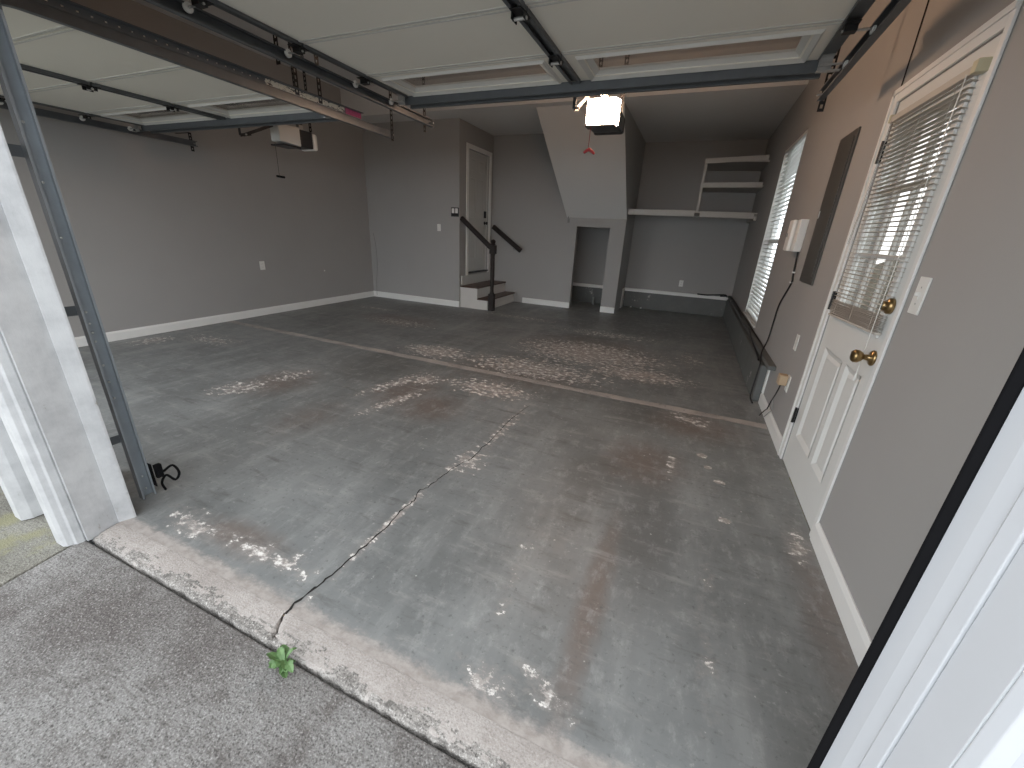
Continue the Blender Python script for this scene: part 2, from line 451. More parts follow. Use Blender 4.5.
# ================================================================== constants of the place
XL, XR = -5.79, 0.80
Y0 = 0.76
Y1, Y2, Y3 = 6.5, 7.75, 8.75
ZC, ZL = 3.40, 3.00
YB = 6.05
XE = -3.81
XB0, XB1 = -2.265, -1.185
ZD = -0.022

def S(o, label, cat):
    return tag(o, label, cat, kind='structure')

# ------------------------------------------------------------------ floor, apron, driveway
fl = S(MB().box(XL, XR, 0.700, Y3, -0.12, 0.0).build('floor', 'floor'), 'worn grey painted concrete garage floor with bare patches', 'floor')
# tan filled control joint across the floor
mb = MB(); n = 90; vs_ = []; fs = []
for i in range(n + 1):
    t = i / n; x = XL + 0.013 + (XR - 0.02 - XL - 0.013) * t; yc = 3.555 - 0.085 * t
    a = 0.046 + 0.012 * mnoise.noise(Vector((x * 3, 0.3, 0))); b = 0.046 + 0.014 * mnoise.noise(Vector((x * 3, 5.3, 0)))
    vs_ += [(x, yc - a, 0.0005), (x, yc + b, 0.0005), (x, yc - a - 0.004, -0.004), (x, yc + b + 0.004, -0.004)]
    if i:
        q = 4 * (i - 1)
        fs += [(q, q + 4, q + 5, q + 1), (q, q + 2, q + 6, q + 4), (q + 1, q + 5, q + 7, q + 3)]
mb.add(vs_, fs).build('control_joint', 'joint', fl)

def crack(name, pts, w0, parent, z=0.0012, seed=1, sub=5):
    rnd = random.Random(seed); P = []
    for i in range(len(pts) - 1):
        for k in range(sub):
            t = k / sub
            P.append(Vector(pts[i]).lerp(Vector(pts[i + 1]), t) + Vector((rnd.uniform(-.006, .006), rnd.uniform(-.006, .006))))
    P.append(Vector(pts[-1]))
    vs_ = []; fs = []
    for i, p in enumerate(P):
        t = i / (len(P) - 1); w = w0 * (0.25 + 0.75 * rnd.random()) * (1 - 0.75 * t)
        d = (P[min(i + 1, len(P) - 1)] - P[max(i - 1, 0)]).normalized(); nn = Vector((-d.y, d.x))
        a = p + nn * w; b = p - nn * w
        vs_ += [(a.x, a.y, z), (b.x, b.y, z), (p.x, p.y, z - 0.006)]
        if i:
            q = 3 * (i - 1); fs += [(q, q + 3, q + 4, q + 1), (q, q + 2, q + 5, q + 3), (q + 1, q + 4, q + 5, q + 2)]
    return MB().add(vs_, fs).build(name, 'crack', parent)
crack('crack', [(-1.140, .69), (-1.150, .757), (-1.137, .834), (-1.129, .941), (-1.125, 1.084), (-1.119, 1.212), (-1.139, 1.351), (-1.12, 1.452),
                (-1.158, 1.531), (-1.125, 1.579), (-1.119, 1.692), (-1.103, 1.833), (-1.061, 1.946)], 0.0075, fl, seed=3)
crack('crack', [(-1.061, 1.946), (-1.059, 2.226), (-1.065, 2.683), (-1.031, 2.926)], 0.003, fl, seed=5)

# ground around and slabs of the drive
gr = S(MB().box(-16, 14, -14, 12, -0.40, -0.135).build('ground', 'moss'), 'rough mossy ground around the garage', 'ground')
S(MB().prism([(2.6, -.2), (3.6, .9), (5.0, 1.75), (14, 2.4), (14, -.2)], 'y', -4, 12).build('backdrop_bank', 'bank'), 'added brown bank darkening the view outside the side door and window', 'ground')  # added bank, makes the outside darker behind door and window
dv = S(MB().add([(-2.285, .585, ZD), (-2.235, .31, ZD), (-1.9, -12, ZD), (6.5, -12, ZD), (6.5, .585, ZD),
                 (-2.285, .585, -.13), (-2.235, .31, -.13), (-1.9, -12, -.13), (6.5, -12, -.13), (6.5, .585, -.13)],
                [(0, 1, 2, 3, 4), (9, 8, 7, 6, 5), (0, 5, 6, 1), (1, 6, 7, 2), (2, 7, 8, 3), (3, 8, 9, 4), (4, 9, 5, 0)]).build('driveway', 'drive', bevel=0.006),
       'brushed grey concrete driveway slab in front of the threshold', 'driveway')
dv2 = S(MB().add([(-9, .60, ZD - .004), (-9, -12, ZD - .004), (-1.915, -12, ZD - .004), (-2.25, .31, ZD - .004), (-2.30, .60, ZD - .004),
                  (-9, .60, -.13), (-9, -12, -.13), (-1.915, -12, -.13), (-2.25, .31, -.13), (-2.30, .60, -.13)],
                 [(0, 1, 2, 3, 4), (9, 8, 7, 6, 5), (0, 5, 6, 1), (1, 6, 7, 2), (2, 7, 8, 3), (3, 8, 9, 4), (4, 9, 5, 0)]).build('driveway', 'moss', bevel=0.006),
        'mossy concrete driveway slab before the white door post', 'driveway')

def apron(x0, x1, label, s0, s1):
    """threshold strip with an eroded front edge; s0/s1 are skews of the crack ends"""
    nx = int((x1 - x0) / 0.012); ny = 16; vs_ = []; fs = []
    for i in range(nx + 1):
        for j in range(ny + 1):
            t = j / ny
            x = x0 + (x1 - x0) * i / nx
            x += (s0 if i == 0 else (s1 if i == nx else 0)) * (0.5 - t) + (0.005 * mnoise.noise(Vector((x * 90, t * 14, 2))) if i in (0, nx) else 0)
            ed = 0.597 + 0.008 * mnoise.noise(Vector((x * 6, 0, 1))) + 0.007 * mnoise.noise(Vector((x * 31, 0, 4)))
            y = ed + (0.6995 - ed) * t
            slope = -0.013 * (1 - t) ** 1.6
            er = max(0, mnoise.noise(Vector((x * 5, t * 2.5, 8))) * 0.7 + 0.55 * (0.42 - t) * 2)
            z = slope - 0.010 * er * (0.5 + mnoise.noise(Vector((x * 85, y * 85, 3)))) * (1 - t)
            z += 0.0016 * mnoise.noise(Vector((x * 60, y * 60, 0))) * (1 - t)
            if j == 0: z = -0.021
            vs_.append((x, y, z))
    for i in range(nx):
        for j in range(ny):
            q = i * (ny + 1) + j
            fs.append((q, q + ny + 1, q + ny + 2, q + 1))
    # skirt
    o = len(vs_); row = [i * (ny + 1) for i in range(nx + 1)]
    for q in row: vs_.append((vs_[q][0], vs_[q][1], -0.12))
    for i in range(nx): fs.append((row[i], o + i, o + i + 1, row[i + 1]))
    for col_ in (0, nx):
        o = len(vs_)
        for j in range(ny + 1):
            q = col_ * (ny + 1) + j; vs_.append((vs_[q][0], vs_[q][1], -0.12))
        for j in range(ny):
            q = col_ * (ny + 1) + j; fs.append((q, q + 1, o + j + 1, o + j))
    ob = MB().add(vs_, fs).build('threshold', 'apron', smooth=True)
    # eroded lower faces show raw aggregate
    ob.data.materials.append(M['apronrough'])
    for pg in ob.data.polygons:
        c = pg.center; t = (c.y + ob.location.y - 0.59) / 0.11; x = c.x + ob.location.x
        if t + 0.35 * mnoise.noise(Vector((x * 7, t * 3, 9))) + 0.3 * mnoise.noise(Vector((x * 30, t * 10, 2))) < 0.34: pg.material_index = 1
    return S(ob, label, 'threshold')
apron(-2.24, -1.133, 'bare pinkish concrete threshold piece next to the white door post', 0, 0.055)
apron(-1.121, 0.445, 'bare pinkish concrete threshold piece running to the door seal', 0.055, 0)
apron(-5.40, -2.80, 'bare concrete threshold strip of the other garage bay', 0, 0)

# ------------------------------------------------------------------ shell
def wall(name, mb, label, mat='wall'):
    return S(mb.build(name, mat), label, 'wall')
wall('wall_left', MB().box(XL - .15, XL, 0.60, Y1, -.12, ZC), 'long bare greige side wall with two small outlets')
wr = MB()
dY0, dY1, dZ = 2.118, 2.930, 2.050            # side door hole
wY0, wY1, wZ0, wZ1 = 5.30, 6.46, 0.45, 2.44   # window hole
x0, x1 = XR, XR + .13
wr.box(x0, x1, 0.60, dY0, -.12, ZC); wr.box(x0, x1, dY0, dY1, dZ, ZC); wr.box(x0, x1, dY1, wY0, -.12, ZC)
wr.box(x0, x1, wY0, wY1, -.12, wZ0); wr.box(x0, x1, wY0, wY1, wZ1, ZC); wr.box(x0, x1, wY1, Y3 + .1, -.12, ZC)
wall('wall_right', wr, 'greige side wall with the half-glass door and tall window')
wall('wall_back', MB().box(XL - .15, XE, Y1, Y1 + .12, -.12, ZL), 'greige back wall with the black double switch')
we = MB()
eY0, eY1, eZ0, eZ1 = 6.80, 7.60, 0.585, 2.635
xa, xb = XE - .12, XE
we.box(xa, xb, Y1 + .12, eY0, -.12, ZL); we.box(xa, xb, eY0, eY1, -.12, eZ0); we.box(xa, xb, eY0, eY1, eZ1, ZL); we.box(xa, xb, eY1, Y2, -.12, ZL)
wall('wall_entry', we, 'narrow return wall holding the house entry door')
oX0, oX1, oZ = -2.062, -1.452, 1.495
wc = MB()
wc.box(XE - .12, oX0, Y2, Y2 + .11, -.12, ZL); wc.box(oX0, oX1, Y2, Y2 + .11, oZ, ZL); wc.box(oX1, XB1, Y2, Y2 + .11, -.12, ZL)
wall('wall_back_center', wc, 'greige wall with the under-stair closet opening')
wall('wall_closet_right', MB().box(XB1 - .11, XB1, Y2 + .11, Y3, -.12, ZL), 'dark side wall between closet and shelf alcove')
wall('wall_closet_left', MB().box(-2.55, -2.45, Y2 + .11, Y3, -.12, ZL), 'hidden inner side wall of the closet')
wall('wall_alcove', MB().box(-2.55, XR + .13, Y3, Y3 + .1, -.12, ZL), 'shaded back wall behind the alcove shelves')
# ceilings, beam, soffit
S(MB().box(XL - .15, XR + .13, 0.58, YB, ZC, ZC + .1).build('ceiling', 'ceil'), 'high white ceiling above the garage doors', 'ceiling')
S(MB().box(XL - .15, XR + .13, YB, Y3 + .1, ZL, ZL + .1).build('ceiling_low', 'ceil'), 'lower white ceiling over the back of the garage', 'ceiling')
S(MB().box(XL - .15, XR + .13, YB, YB + .1, ZL + .1, ZC + .1).build('ceiling_step', 'ceil'), 'vertical step where the ceiling drops', 'ceiling')
so = MB().add([(XB0, Y2, 1.643), (-2.405, 6.22, ZL), (XB0 - .05, Y2, ZL), (XB1, Y2, 1.643), (XB1, 6.22, ZL), (XB1, Y2, ZL)],
              [(0, 1, 2), (3, 5, 4), (0, 3, 4, 1), (1, 4, 5, 2), (0, 2, 5, 3)]).build('ceiling_soffit', 'ceil')
so.data.materials.append(M['wall'])
for pg in so.data.polygons:
    if abs(pg.normal.x) > 0.9: pg.material_index = 1
S(so, 'sloping white underside of the upper staircase', 'soffit')
# front wall with two bays
wf = MB()
BAYS = ((-5.42, -2.775), (-2.252, 0.464))
wf.box(XL, BAYS[0][0], 0.60, 0.757, -.12, ZC); wf.box(BAYS[0][1], BAYS[1][0], 0.60, 0.757, -.12, ZC); wf.box(BAYS[1][1], XR, 0.60, 0.757, -.12, ZC)
for a, b in BAYS: wf.box(a, b, 0.60, 0.757, 2.16, ZC)
wall('wall_front', wf, 'white painted front wall with two garage door bays', 'wwhite')
MBf = MB().box(XL - .15, XR + .13, 0.57, 0.60, 2.55, ZC + .1)
S(MBf.build('trim_8', 'wwhite'), 'white frieze board above the garage door bays', 'trim')

def jamb(name, base, polys, label):
    e = empty(name, base)
    for nm, poly, mat, z1 in polys:
        MB().prism(poly, 'z', ZD if nm != 'weather_seal' else 0.0, z1).build(nm, mat, e, bevel=0.0015)
    return S(e, label, 'door frame')
jamb('trim_1', (-2.25, .66, ZD), [
    ('stop_moulding', [(-2.2175, .757), (-2.2185, .749), (-2.240, .699), (-2.2455, .699), (-2.2455, .757)], 'wwhite', 2.15),
    ('jamb_board', [(-2.2465, .585), (-2.2465, .757), (-2.268, .757), (-2.268, .585)], 'wwhite', 2.16),
    ('brick_mould', [(-2.257, .579), (-2.262, .556), (-2.272, .55), (-2.280, .532), (-2.296, .522), (-2.352, .522), (-2.372, .556), (-2.372, .599), (-2.270, .599)], 'wwhite', 2.2)],
     'weathered white post trim beside the steel door track')
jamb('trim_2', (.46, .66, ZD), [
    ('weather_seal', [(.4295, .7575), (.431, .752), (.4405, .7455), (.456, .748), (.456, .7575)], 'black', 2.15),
    ('stop_moulding', [(.4412, .7445), (.4455, .706), (.4520, .679), (.4640, .679), (.464, .7445)], 'litwhite', 2.15),
    ('bead', [(.4478, .6725), (.4490, .6770), (.464, .677), (.464, .648), (.4522, .648)], 'litwhite', 2.15),
    ('jamb_board', [(.4558, .6462), (.4600, .566), (.480, .566), (.480, .6462)], 'litwhite', 2.16),
    ('brick_mould', [(.4605, .563), (.466, .545), (.480, .535), (.492, .520), (.510, .515), (.560, .515), (.580, .55), (.580, .599), (.482, .599)], 'litwhite', 2.2)],
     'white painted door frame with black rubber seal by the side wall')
jamb('trim_3', (-2.76, .66, ZD), [
    ('jamb_board', [(-2.752, .585), (-2.752, .757), (-2.775, .757), (-2.775, .585)], 'wwhite', 2.16),
    ('brick_mould', [(-2.77, .58), (-2.755, .528), (-2.735, .522), (-2.672, .522), (-2.652, .556), (-2.652, .599), (-2.751, .599)], 'wwhite', 2.2)],
     'white trim edging the far side of the door post')
jamb('trim_4', (-5.42, .66, ZD), [
    ('jamb_board', [(-5.42, .585), (-5.42, .757), (-5.395, .757), (-5.395, .585)], 'wwhite', 2.16)],
     'white frame board of the other bay beside the long wall')
for i, (a, b) in enumerate(BAYS):
    S(MB().box(a + .002, b - .002, .585, .757, 2.135, 2.158).build('trim_%d' % (5 + i), 'wwhite'),
      'white head board across the bay beside the %s' % ('long bare wall' if i == 0 else 'half-glass door'), 'trim')

# baseboards
def bb(name, p0, p1, face, label, h=0.105):
    """p0-p1 along the wall, face = unit normal into room"""
    (ax, ay), (bx, by) = p0, p1; nx, ny = face; t = .014
    prof = [(0, 0), (t, 0), (t, h - .022), (t * .45, h - .004), (t * .3, h), (0, h)]
    vs_ = [(ax + nx * d, ay + ny * d, z) for d, z in prof] + [(bx + nx * d, by + ny * d, z) for d, z in prof]
    n = len(prof)
    fs = [tuple(range(n)), tuple(range(n, 2 * n))] + [(i, (i + 1) % n, n + (i + 1) % n, n + i) for i in range(n)]
    return S(MB().add(vs_, fs).build(name, 'trim'), label, 'baseboard')
bb('baseboard_left', (XL, .77), (XL, Y1), (1, 0), 'white baseboard along the long bare wall')
bb('baseboard_back', (XL + .014, Y1), (XE, Y1), (0, -1), 'white baseboard under the black double switch')
bb('baseboard_center', (-3.055, Y2), (oX0, Y2), (0, -1), 'white baseboard between entry steps and closet opening')
bb('baseboard_closet', (oX1, Y2), (XB1, Y2), (0, -1), 'short white baseboard beside the closet opening')
bb('baseboard_right', (XR, .775), (XR, 2.083), (-1, 0), 'white baseboard between half-glass door and door seal')
bb('baseboard_right_rear', (XR, 3.005), (XR, 4.03), (-1, 0), 'white baseboard between half-glass door and concrete curb')
S(MB().box(XR - .012, XR, 3.985, 4.035, .105, .36).build('trim_7', 'trim', bevel=.002), 'short white vertical trim at the end of the curb', 'trim')

# concrete curbs and ledges
S(MB().box(.728, XR, 4.05, Y3, 0, .345).build('concrete_curb', 'curb', bevel=.012), 'grey painted concrete curb under the tall window', 'curb')
S(MB().box(.742, XR, 3.80, Y3, .375, .412).build('curb_board', 'curb', bevel=.004), 'grey board capping the curb under the window', 'ledge')
S(MB().box(XB1, .728, Y3 - .05, Y3, 0, .325).build('concrete_curb', 'curb', bevel=.006), 'grey concrete curb along the back of the shelf alcove', 'curb')
S(MB().box(XB1, .742, Y3 - .07, Y3, .325, .385).build('ledge', 'trim', bevel=.004), 'white ledge on the alcove back wall', 'ledge')
S(MB().box(XB1, XB1 + .012, Y3 - .30, Y3 - .07, .0, .385).build('trim_9', 'trim'), 'thin white upright trim in the alcove corner', 'trim')
S(MB().box(-2.45, XB1 - .11, Y3 - .05, Y3, 0, .325).build('concrete_curb', 'curb', bevel=.006), 'grey concrete curb inside the closet', 'curb')
S(MB().box(-2.45, XB1 - .11, Y3 - .07, Y3, .325, .385).build('ledge', 'trim', bevel=.004), 'white ledge inside the closet', 'ledge')

# ------------------------------------------------------------------ half-glass side door
XD = 0.803      # face of slab
sd = empty('door_1', (XD, 2.52, 0.0))
def cas(poly_boxes):
    m_ = MB()
    for b in poly_boxes: m_.box(*b)
    return m_
dc = cas([(XR - .011, XR - .001, 2.932, 3.003, 0, 2.115)]); dc.box(XR - .017, XR - .011, 2.978, 3.003, 0, 2.115)
dc.build('casing', 'trim', sd, bevel=.002)
dc = cas([(XR - .011, XR - .001, 2.085, 2.116, 0, 2.115)]); dc.build('casing', 'trim', sd, bevel=.002)
dc = cas([(XR - .011, XR - .001, 2.1165, 2.9315, 2.052, 2.115)]); dc.box(XR - .017, XR - .011, 2.085, 3.003, 2.09, 2.115); dc.build('casing', 'trim', sd, bevel=.002)
MB().box(XD + .002, XR + .12, 2.119, 2.929, .0005, .005).build('sill', 'blackmetal', sd)
gY0, gY1, gZ0, gZ1 = 2.235, 2.815, 1.03, 1.93
xs0, xs1 = XD, XD + .045
slab = MB()
slab.box(xs0, xs1, 2.1195, gY0, .006, 2.0485); slab.box(xs0, xs1, gY1, 2.924, .006, 2.0485)
slab.box(xs0, xs1, gY0, gY1, gZ1, 2.0485)
# lower half with two recessed panels
P1 = (2.170, 2.440, .235, .815); P2 = (2.505, 2.785, .235, .815)
slab.box(xs0, xs1, gY0, gY1, .815, gZ0)
slab.box(xs0, xs1, gY0, gY1, .006, .235)
slab.box(xs0, xs1, 2.440, 2.505, .235, .815)
slab.box(xs0 + .012, xs1 - .012, gY0, 2.440, .235, .815); slab.box(xs0 + .012, xs1 - .012, 2.505, gY1, .235, .815)
slo = slab.build('slab', 'door', sd)
for (a, b, c, d) in ((2.2355, 2.4395, .2355, .8145), (2.5055, 2.8145, .2355, .8145)):
    f = .03; m_ = MB(); x = xs0 - .002
    # raised panel with sloped moulding
    vs_ = [(x, a, c), (x, b, c), (x, b, d), (x, a, d)]
    vs_ += [(x + .014, a + f, c + f), (x + .014, b - f, c + f), (x + .014, b - f, d - f), (x + .014, a + f, d - f)]
    g = f + .018
    vs_ += [(x + .006, a + g, c + g), (x + .006, b - g, c + g), (x + .006, b - g, d - g), (x + .006, a + g, d - g)]
    fs = []
    for k in range(4):
        k2 = (k + 1) % 4
        fs += [(k, k2, 4 + k2, 4 + k), (4 + k, 4 + k2, 8 + k2, 8 + k)]
    fs.append((8, 9, 10, 11))
    m_.add(vs_, fs).build('raised_panel', 'door', sd)
# glass frame and muntins, nine panes
fr = MB(); x = xs0 - .012
fr.box(x, xs0 - .0005, gY0 - .03, gY0 + .012, gZ0 - .03, gZ1 + .03); fr.box(x, xs0 - .0005, gY1 - .012, gY1 + .03, gZ0 - .03, gZ1 + .03)
fr.box(x, xs0 - .0005, gY0 + .012, gY1 - .012, gZ0 - .03, gZ0 + .012); fr.box(x, xs0 - .0005, gY0 + .012, gY1 - .012, gZ1 - .012, gZ1 + .03)
fr.build('glass_frame', 'trim', sd, bevel=.003)
pw = (gY1 - gY0) / 3; ph = (gZ1 - gZ0) / 3
for k in (1, 2):
    MB().box(xs0 + .004, xs0 + .03, gY0 + k * pw - .01, gY0 + k * pw + .01, gZ0, gZ1).build('muntin', 'trim', sd)
    for j in range(3):
        MB().box(xs0 + .004, xs0 + .03, gY0 + j * pw + .0105, gY0 + (j + 1) * pw - .0105, gZ0 + k * ph - .01, gZ0 + k * ph + .01).build('muntin', 'trim', sd)
for i in range(3):
    for j in range(3):
        MB().box(xs0 + .015, xs0 + .019, gY0 + i * pw + .0102, gY0 + (i + 1) * pw - .0102, gZ0 + j * ph + .0102, gZ0 + (j + 1) * ph - .0102).build('pane', 'dglass', sd)
for z in (.33, 1.07, 1.83):
    m_ = MB().box(XR - .004, XD - .001, 2.922, 2.931, z - .05, z + .05)
    m_.tube([(XR - .012, 2.929, z - .052), (XR - .012, 2.929, z + .052)], .007, 8)
    o = m_.build('hinge', 'blackmetal', sd); o['label'] = 'black steel hinge'
# knob and deadbolt
kb = MB().lathe((XD - .001, 2.185, .915), (-1, 0, 0), [(0, .034), (.004, .035), (.010, .030), (.014, .014), (.035, .012), (.042, .020), (.055, .028), (.068, .0285), (.076, .022), (.078, .004)], 24)
o = kb.build('door_knob', 'brass', sd, smooth=True); o['label'] = 'antique brass round knob'
db = MB().lathe((XD - .001, 2.195, 1.14), (-1, 0, 0), [(0, .033), (.012, .033), (.020, .026), (.022, .004)], 24).bar((XD - .022, 2.195, 1.14 - .018), (XD - .022, 2.195, 1.14 + .018), .006, .022, (1, 0, 0))
o = db.build('deadbolt', 'brass', sd, smooth=True); o['label'] = 'brass deadbolt thumb turn'
S(sd, 'white half-glass side door with two raised lower panels', 'door')

def blind(name, xc, y0, y1, z0, z1, pitch, depth, tilt, mat, label, stack=0, side='x', ladders=3, sag=0.0):
    e = empty(name, (xc, (y0 + y1) / 2, z0))
    ym = (y0 + y1) / 2
    MB().box(xc - depth * .62, xc + depth * .62, y0 - .004, y1 + .004, z1 - .028, z1).build('head_rail', mat, e, bevel=.002)
    # one curved slat, shared mesh
    L = y1 - y0; n = 5; vs_ = []; fs = []
    for j, yy in enumerate((-L / 2, L / 2)):
        for i in range(n):
            t = i / (n - 1) - .5; c = (0.25 - t * t) * depth * 0.35
            X = t * depth; ca, sa = math.cos(tilt), math.sin(tilt)
            vs_.append((X * ca - c * sa, yy, X * sa + c * ca)); 
    for i in range(n - 1): fs.append((i, i + 1, n + i + 1, n + i))
    top = len(vs_)
    vs_ += [(a, b, c - .0012) for a, b, c in vs_[:2 * n]]
    for i in range(n - 1): fs.append((top + i, top + n + i, top + n + i + 1, top + i + 1))
    ring = list(range(n)) + list(range(2 * n - 1, n - 1, -1))
    for i in range(len(ring)):
        a, b = ring[i], ring[(i + 1) % len(ring)]; fs.append((a, b, top + b, top + a))
    me = bpy.data.meshes.new('slat'); me.from_pydata(vs_, [], fs); me.update(); me.materials.append(M[mat])
    rnd = random.Random(11)
    z = z1 - .028 - pitch * .8; zs = []
    zst = z0 + .014 + stack * .0052
    while z > zst + pitch * .5:
        zs.append((z, 1)); z -= pitch
    for i in range(stack): zs.append((z0 + .014 + (stack - i - .5) * .0052, 0))
    for z, full in zs:
        o = bpy.data.objects.new('slat', me); C.objects.link(o); o.parent = e
        o.location = (0, 0, z - z0)
        o.rotation_euler = (rnd.uniform(-.006, .006) + sag * max(0, 1 - (z - z0) / .35) , -tilt * (0 if full else 1) + rnd.uniform(-.06, .06), 0)
    br = MB().box(xc - depth * .5, xc + depth * .5, y0, y1, z0, z0 + .012).build('bottom_rail', mat, e, bevel=.003)
    br.rotation_euler.x = sag
    for k in range(ladders):
        yy = y0 + L * (.12 + .76 * k / (ladders - 1))
        for dx in (-.5, .5):
            MB().tube([(xc + dx * depth * .92, yy, z0 + .01), (xc + dx * depth * .92, yy, z1 - .02)], .0009, 5).build('ladder_cord', mat, e)
    return e
bl = blind('door_blind', .787, 2.185, 2.865, 1.005, 1.975, .0205, .025, math.radians(-4), 'slat2', '', stack=14, sag=-0.03)
tag(bl, 'dusty mini blind with sagging bottom slats on the side door', 'blind')
MB().box(.768, .806, 2.150, 2.186, 1.945, 1.985).build('bracket', 'yplastic', bl, bevel=.003)['label'] = 'yellowed plastic bracket'
MB().box(.768, .806, 2.866, 2.884, 1.950, 1.985).build('bracket', 'yplastic', bl, bevel=.003)
MB().tube([(.768, 2.20, 1.95), (.765, 2.195, 1.5), (.765, 2.195, 1.1), (.77, 2.20, .84)], .0016, 6).build('pull_cord', 'plastic', bl)
MB().lathe((.77, 2.20, .80), (0, 0, 1), [(0, .006), (.012, .008), (.03, .004), (.042, .002)], 10).build('cord_tassel', 'plastic', bl, smooth=True)
MB().tube([(.770, 2.83, 1.95), (.765, 2.835, 1.6), (.757, 2.845, 1.38)], .003, 6).build('tilt_wand', 'glass', bl)

# ------------------------------------------------------------------ tall window on the right wall
wn_ = empty('window_1', (XR + .08, (wY0 + wY1) / 2, wZ0))
wfm = MB(); a, b = XR + .07, XR + .12
wfm.box(a, b, wY0 + .001, wY0 + .045, wZ0 + .001, wZ1 - .001); wfm.box(a, b, wY1 - .045, wY1 - .001, wZ0 + .001, wZ1 - .001)
wfm.box(a, b, wY0 + .045, wY1 - .045, wZ0 + .001, wZ0 + .05); wfm.box(a, b, wY0 + .045, wY1 - .045, wZ1 - .05, wZ1 - .001)
wfm.build('window_frame', 'trim', wn_, bevel=.002)
zm = (wZ0 + wZ1) / 2 - .05
MB().box(a - .01, b - .005, wY0 + .046, wY1 - .046, zm - .025, zm + .025).build('meeting_rail', 'trim', wn_, bevel=.002)
MB().box(a + .02, a + .024, wY0 + .046, wY1 - .046, zm + .026, wZ1 - .051).build('pane', 'glass', wn_)
MB().box(a + .02, a + .024, wY0 + .046, wY1 - .046, wZ0 + .051, zm - .026).build('pane', 'glass', wn_)
MB().box(XR - .02, XR + .068, wY0 + .001, wY1 - .001, wZ0 + .0005, wZ0 + .018).build('window_sill', 'trim', wn_, bevel=.002)
MB().box(XR + .0005, XR + .069, wY0 + .0005, wY0 + .006, wZ0 + .019, wZ1 - .001).build('reveal', 'trim', wn_)
MB().box(XR + .0005, XR + .069, wY1 - .006, wY1 - .0005, wZ0 + .019, wZ1 - .001).build('reveal', 'trim', wn_)
S(wn_, 'tall sash window in the side wall above the concrete curb', 'window')
b2 = blind('window_blind', XR + .028, wY0 + .022, wY1 - .022, wZ0 + .035, wZ1 - .012, .046, .050, math.radians(4), 'slat', '', stack=3)
tag(b2, 'white slatted blind in the tall window over the curb', 'blind')

# ------------------------------------------------------------------ house entry door (six panels)
ed = empty('door_2', (XE - .05, (eY0 + eY1) / 2, eZ0))
x = XE
for args in ((eY0 - .075, eY0, eZ0 - .03, eZ1 + .07), (eY1, eY1 + .085, eZ0 - .03, eZ1 + .07)):
    MB().box(x + .001, x + .018, *args).build('casing', 'trim', ed, bevel=.003)
MB().box(x + .001, x + .018, eY0, eY1, eZ1, eZ1 + .07).build('casing', 'trim', ed, bevel=.003)
MB().box(x - .11, x - .02, eY0 + .002, eY0 + .02, eZ0 + .02, eZ1 - .002).build('frame', 'idoor', ed)
MB().box(x - .11, x - .02, eY1 - .02, eY1 - .002, eZ0 + .02, eZ1 - .002).build('frame', 'idoor', ed)
MB().box(x - .11, x + .03, eY0 + .002, eY1 - .002, eZ0 + .0005, eZ0 + .022).build('sill', 'blackmetal', ed)
xf = XE - .035
sl = MB(); a0, a1 = eY0 + .021, eY1 - .021; zb, zt = eZ0 + .024, eZ1 - .004
cols = [(a0 + .11, (a0 + a1) / 2 - .045), ((a0 + a1) / 2 + .045, a1 - .11)]
rows = [(zb + .22, zb + .80), (zb + .93, zb + 1.60), (zb + 1.70, zb + 1.90)]
ys_ = [a0, cols[0][0], cols[0][1], cols[1][0], cols[1][1], a1]
zs_ = [zb, rows[0][0], rows[0][1], rows[1][0], rows[1][1], rows[2][0], rows[2][1], zt]
sl.box(xf - .04, xf - .008, a0, a1, zb, zt)
for i in range(5):
    for j in range(7):
        if i % 2 == 1 and j % 2 == 1: continue
        sl.box(xf - .008, xf, ys_[i], ys_[i + 1], zs_[j], zs_[j + 1])
sl.build('slab', 'idoor', ed)
for c0, c1 in cols:
    for r0, r1 in rows:
        f = .03; g = .008
        vs_ = [(xf - .0078, c0 + g, r0 + g), (xf - .0078, c1 - g, r0 + g), (xf - .0078, c1 - g, r1 - g), (xf - .0078, c0 + g, r1 - g),
               (xf - .002, c0 + f, r0 + f), (xf - .002, c1 - f, r0 + f), (xf - .002, c1 - f, r1 - f), (xf - .002, c0 + f, r1 - f)]
        MB().add(vs_, [(0, 1, 5, 4), (1, 2, 6, 5), (2, 3, 7, 6), (3, 0, 4, 7), (4, 5, 6, 7)]).build('raised_panel', 'idoor', ed)
ky = a1 - .065
MB().lathe((xf, ky, 1.478), (1, 0, 0), [(0, .032), (.006, .032), (.012, .012), (.03, .012), (.04, .026), (.055, .028), (.063, .02), (.065, .003)], 18).build('door_knob', 'blackmetal', ed, smooth=True)['label'] = 'dark round knob'
o = MB().box(xf + .0005, xf + .022, ky - .035, ky + .035, 1.57, 1.69).build('keypad_lock', 'blackmetal', ed, bevel=.006); o['label'] = 'black keypad lock'
S(ed, 'grey-white six-panel house entry door above the steps', 'door')

